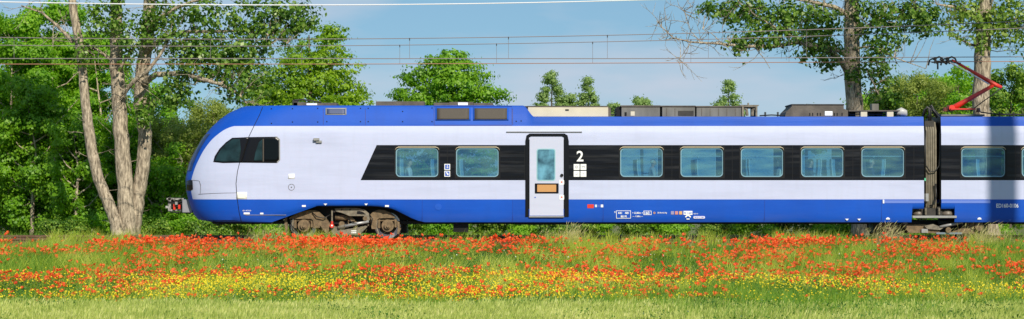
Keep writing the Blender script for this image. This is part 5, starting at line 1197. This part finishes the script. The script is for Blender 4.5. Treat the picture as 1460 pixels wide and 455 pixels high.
n = 26000; x_, y_ = scat(n, -3.0, -1.25, rng); f_ = field(x_, y_, 12, sc=1); kp = rng.random(n) < .5 + .4 * f_; x_, y_ = x_[kp], y_[kp]; n = len(x_)
v, q, t_ = blades(n, x_, y_, rng.uniform(.15, .50, n), .014, rng, .3, .15); o = fast_mesh('verge_grass', v, q, M['grass'], tris=t_); tag(o, 'grass growing up through the edge of the ballast', 'grass', kind='stuff')
n = 22000; x_ = rng.uniform(-30, 30, n); y_ = rng.uniform(9.2, 16, n)
v, q, t_ = blades(n, x_, y_, rng.uniform(.2, .55, n), .016, rng, .3, .1); o = fast_mesh('far_verge_grass', v, q, M['grass'], tris=t_); tag(o, 'rough grass beyond the second track', 'grass', kind='stuff')
nt_ = 1500; tx, ty = scat(nt_, -33, -22.4, rng, 1.0); ft_ = field(tx, ty, 204, sc=.5); kp = (ty > -25) | (ft_ > .7); tx, ty = tx[kp], ty[kp]; nt_ = len(tx)
per_ = 36; n = nt_ * per_; idx = np.repeat(np.arange(nt_), per_); x_ = tx[idx] + rng.normal(0, .12, n); y_ = ty[idx] + rng.normal(0, .10, n)
v, q, t_ = blades(n, x_, y_, rng.uniform(.45, .82, nt_)[idx] * rng.uniform(.6, 1.1, n), .014, rng, .28, .08); o = fast_mesh('margin_grass', v, q, M['grass'], tris=t_); tag(o, 'darker green grass tufts along the wheat edge', 'grass', kind='stuff')
# weeds growing through the wheat
nt_ = 220; tx, ty = scat(nt_, -34, -23, rng); tw = np.where((tx > 4) & (tx < 11), 1.0, .25); kp = rng.random(nt_) < tw; tx, ty = tx[kp], ty[kp]; nt_ = len(tx)
per_ = 90; n = nt_ * per_; idx = np.repeat(np.arange(nt_), per_); x_ = tx[idx] + rng.normal(0, .22, n); y_ = ty[idx] + rng.normal(0, .2, n)
zz = np.array([gz(a, b) for a, b in zip(x_, y_)]) + rng.uniform(.2, .62, n)
v, q = leaves(np.stack([x_, y_, zz], 1), rng.normal(size=(n, 3)) * .7 + np.array([0, -.3, .6]), rng.uniform(.03, .07, n), rng, .5)
o = fast_mesh('wheat_weeds', v, q, M['herb']); tag(o, 'dark leafy weeds growing up through the wheat', 'plants', kind='stuff')
nt_ = 700; tx, ty = scat(nt_, -2.3, -.75, rng); ft_ = field(tx, ty, 123, sc=1.6); kp = ft_ > .05; tx, ty = tx[kp], ty[kp]; nt_ = len(tx)
per_ = 40; n = nt_ * per_; idx = np.repeat(np.arange(nt_), per_); x_ = tx[idx] + rng.normal(0, .10, n); y_ = ty[idx] + rng.normal(0, .08, n)
v, q, t_ = blades(n, x_, y_, rng.uniform(.35, .75, nt_)[idx] * rng.uniform(.6, 1.1, n), .017, rng, .28, .14); o = fast_mesh('trackside_grass', v, q, M['tuss'], tris=t_); tag(o, 'tall bright grass tufts hiding parts of the near rail', 'grass', kind='stuff')
# wheat
n = 110000; x_, y_ = scat(n, -36, -23.2, rng, .8); edge = -24.1 + .5 * np.sin(x_ * .6) + .4 * np.sin(x_ * 1.7 + 1) + rng.normal(0, .35, n); kp = y_ < edge; x_, y_ = x_[kp], y_[kp]; n = len(x_)
h = (.52 + rng.normal(0, .05, n) + .03 * field(x_, y_, 17)).clip(.3, .75)
v, q, t_ = blades(n, x_, y_, h, .013, rng, .10, .08, head=.9)
o = fast_mesh('wheat', v, q, M['wheat']); tag(o, 'pale green wheat along the bottom of the view', 'wheat', kind='stuff')
n = 30000; x_, y_ = scat(n, -36, -23.6, rng, .8)
v, q, t_ = blades(n, x_, y_, rng.uniform(.25, .5, n), .014, rng, .3, .08)
o = fast_mesh('wheat_leaves', v, q, M['wheat'], tris=t_); tag(o, 'green leaf blades among the wheat', 'wheat', kind='stuff')

# yellow flowers: dense low band before the wheat
n = 34000; x_, y_ = scat(n, -23.8, -12.5, rng); f_ = field(x_, y_, 31, sc=.8)
dens = np.interp(y_, [-24, -22, -17, -15, -12.5], [.8, 1.1, 1.1, .4, .08]) * np.interp(x_, [-13, -8, 0, 3, 14], [.75, .8, .55, .9, 1.1]) * (.42 + .62 * f_ + .3 * field(x_, y_, 91, sc=.35)).clip(.02, 1.4)
kp = rng.random(n) < dens; x_, y_ = x_[kp], y_[kp]; n = len(x_)
zz = np.array([gz(a, b) for a, b in zip(x_, y_)]) + rng.uniform(.36, .68, n)
v, q = leaves(np.stack([x_, y_, zz], 1), rng.normal(size=(n, 3)) * .5 + np.array([0, -.7, .7]), rng.uniform(.026, .048, n), rng, 1.0)
o = fast_mesh('yellow_flowers', v, q, M['yellow']); tag(o, 'tiny yellow flowers in a band in front of the wheat', 'flowers', kind='stuff')
n = 260; x_, y_ = scat(n, -9, -2.4, rng); f_ = field(x_, y_, 77, sc=1); kp = f_ > .5; x_, y_ = x_[kp], y_[kp]; n = len(x_)
v, q = leaves(np.stack([x_, y_, np.array([gz(a, b) for a, b in zip(x_, y_)]) + .42], 1), rng.normal(size=(n, 3)) * .4 + np.array([0, -.5, .8]), rng.uniform(.03, .05, n), rng, 1.0)
o = fast_mesh('white_flowers', v, q, M['whiteflower']); tag(o, 'small white flower heads among the poppies', 'flowers', kind='stuff')

# poppies
def poppy_arrays(seed, h=.5, full=True):
    r_ = random.Random(seed); V = []; Fq = []; mi = []
    dx = r_.uniform(-.06, .06); tilt = Matrix.Rotation(r_.uniform(-.7, .7), 3, 'Y') @ Matrix.Rotation(r_.uniform(-.1, .95), 3, 'X')
    top = Vector((dx, 0, h))
    for p_ in range(4):
        a = math.pi / 2 * p_ + r_.uniform(-.1, .1); b0 = len(V)
        for j in range(3):
            for k in range(3):
                rad = (.004, .032, .052)[j]; zz_ = (0, .010, .034)[j] + r_.uniform(-.004, .004); aa = a + (k - 1) * (.45, .62, .55)[j]
                V.append(top + tilt @ Vector((rad * math.cos(aa), rad * math.sin(aa), zz_)))
        for j in range(2):
            for k in range(2): Fq.append((b0 + j * 3 + k, b0 + j * 3 + k + 1, b0 + (j + 1) * 3 + k + 1, b0 + (j + 1) * 3 + k)); mi.append(0)
    b0 = len(V)
    for k in range(4): V.append(top + tilt @ Vector((.011 * math.cos(k * math.pi / 2), .011 * math.sin(k * math.pi / 2), .012)))
    Fq.append((b0, b0 + 1, b0 + 2, b0 + 3)); mi.append(1)
    if full:
        b0 = len(V)
        for (c, r1) in ((Vector((0, 0, 0)), .004), (Vector((dx * .4, 0, h * .6)), .003), (top, .0025)):
            for k in range(3): V.append(c + Vector((r1 * math.cos(k * 2.094), r1 * math.sin(k * 2.094), 0)))
        for j in range(2):
            for k in range(3): Fq.append((b0 + j * 3 + k, b0 + j * 3 + (k + 1) % 3, b0 + (j + 1) * 3 + (k + 1) % 3, b0 + (j + 1) * 3 + k)); mi.append(2)
    return np.array([tuple(v) for v in V]), np.array(Fq), np.array(mi)
variants = [poppy_arrays(900 + k) for k in range(8)]
n = 33000
xa, ya_ = scat(int(n * .30), -3.9, -1.9, rng); xb_, yb_ = scat(int(n * .35), -14, -3.2, rng); xc, yc_ = scat(int(n * .22), -22.5, -13, rng)
x_ = np.concatenate([xa, xb_, xc]); y_ = np.concatenate([ya_, yb_, yc_]); f1 = field(x_, y_, 41, sc=1.1); f2 = field(x_, y_, 42, sc=.5)
dens = (.42 + .46 * f1 + .32 * f2).clip(.02, 1.3) * np.interp(y_, [-22.5, -20, -17, -13, -4.5, -3.4, -2], [.14, .34, .46, .60, .66, .58, .40])
dens *= np.where(y_ > -4, np.interp(x_, [-17, -10, -4, -1, 2, 10, 17], [.8, 1.0, 1.2, .9, .8, .7, .4]), np.where(y_ < -13, np.interp(x_, [-12, 0, 12], [1.2, 1.15, .75]), np.interp(x_, [-17, -5, 0, 4, 17], [.8, 1.0, .55, 1.0, 1.1])))
kp = rng.random(len(x_)) < dens; x_, y_ = x_[kp], y_[kp]; n = len(x_)
ht_ = rng.normal(.47, .08, n).clip(.3, .70) * np.where(y_ > -4, 1.05, 1); sc_ = rng.choice([.7, .95, 1.2, 1.45], n, p=[.2, .3, .3, .2]) * rng.uniform(.9, 1.15, n)
zz = np.array([gz(a, b) for a, b in zip(x_, y_)])
order = np.argsort(y_ - sc_ * 3); near = order[:300]; rest = order[300:]
pmesh = []
for k, (V, Fq, mi) in enumerate(variants):
    me = bpy.data.meshes.new('poppy'); me.from_pydata(V.tolist(), [], Fq.tolist())
    for m_ in ('petal', 'poppy_eye', 'stem'): me.materials.append(M[m_])
    me.polygons.foreach_set('material_index', mi); me.update(); pmesh.append(me)
first = bpy.data.objects.new('poppy', pmesh[0]); COL.objects.link(first); tag(first, 'large red poppy on a thin stem in the nearer, lower part of the flower meadow', 'poppy', 'red poppies in the nearer part of the meadow')
for c_, i in enumerate(near):
    o = first if c_ == 0 else first.copy()
    if c_: COL.objects.link(o); o.data = pmesh[c_ % 8]
    s_ = float(sc_[i]); o.location = (float(x_[i]), float(y_[i]), float(zz[i])); o.rotation_euler = (0, 0, float(rng.normal(0, .5))); o.scale = (s_, s_, float(ht_[i]) / .5)
Vs = []; Qs = []; Ms = []; off = 0
for c_, i in enumerate(rest):
    V, Fq, mi = variants[c_ % 8]; a = rng.normal(0, .5); ca, sa = math.cos(a), math.sin(a); s_ = sc_[i]
    Wv = V * s_; Wv = np.stack([Wv[:, 0] * ca - Wv[:, 1] * sa, Wv[:, 0] * sa + Wv[:, 1] * ca, V[:, 2] * ht_[i] / .5 * 1.0], 1) + np.array([x_[i], y_[i], zz[i]])
    Vs.append(Wv); Qs.append(Fq + off); Ms.append(mi); off += len(V)
o = fast_mesh('poppies', np.concatenate(Vs), np.concatenate(Qs), [M['petal'], M['poppy_eye'], M['stem']], mi=np.concatenate(Ms)); tag(o, 'mass of red poppies spread over the verge up to the rails', 'poppies', kind='stuff')
print('POPPIES', n)
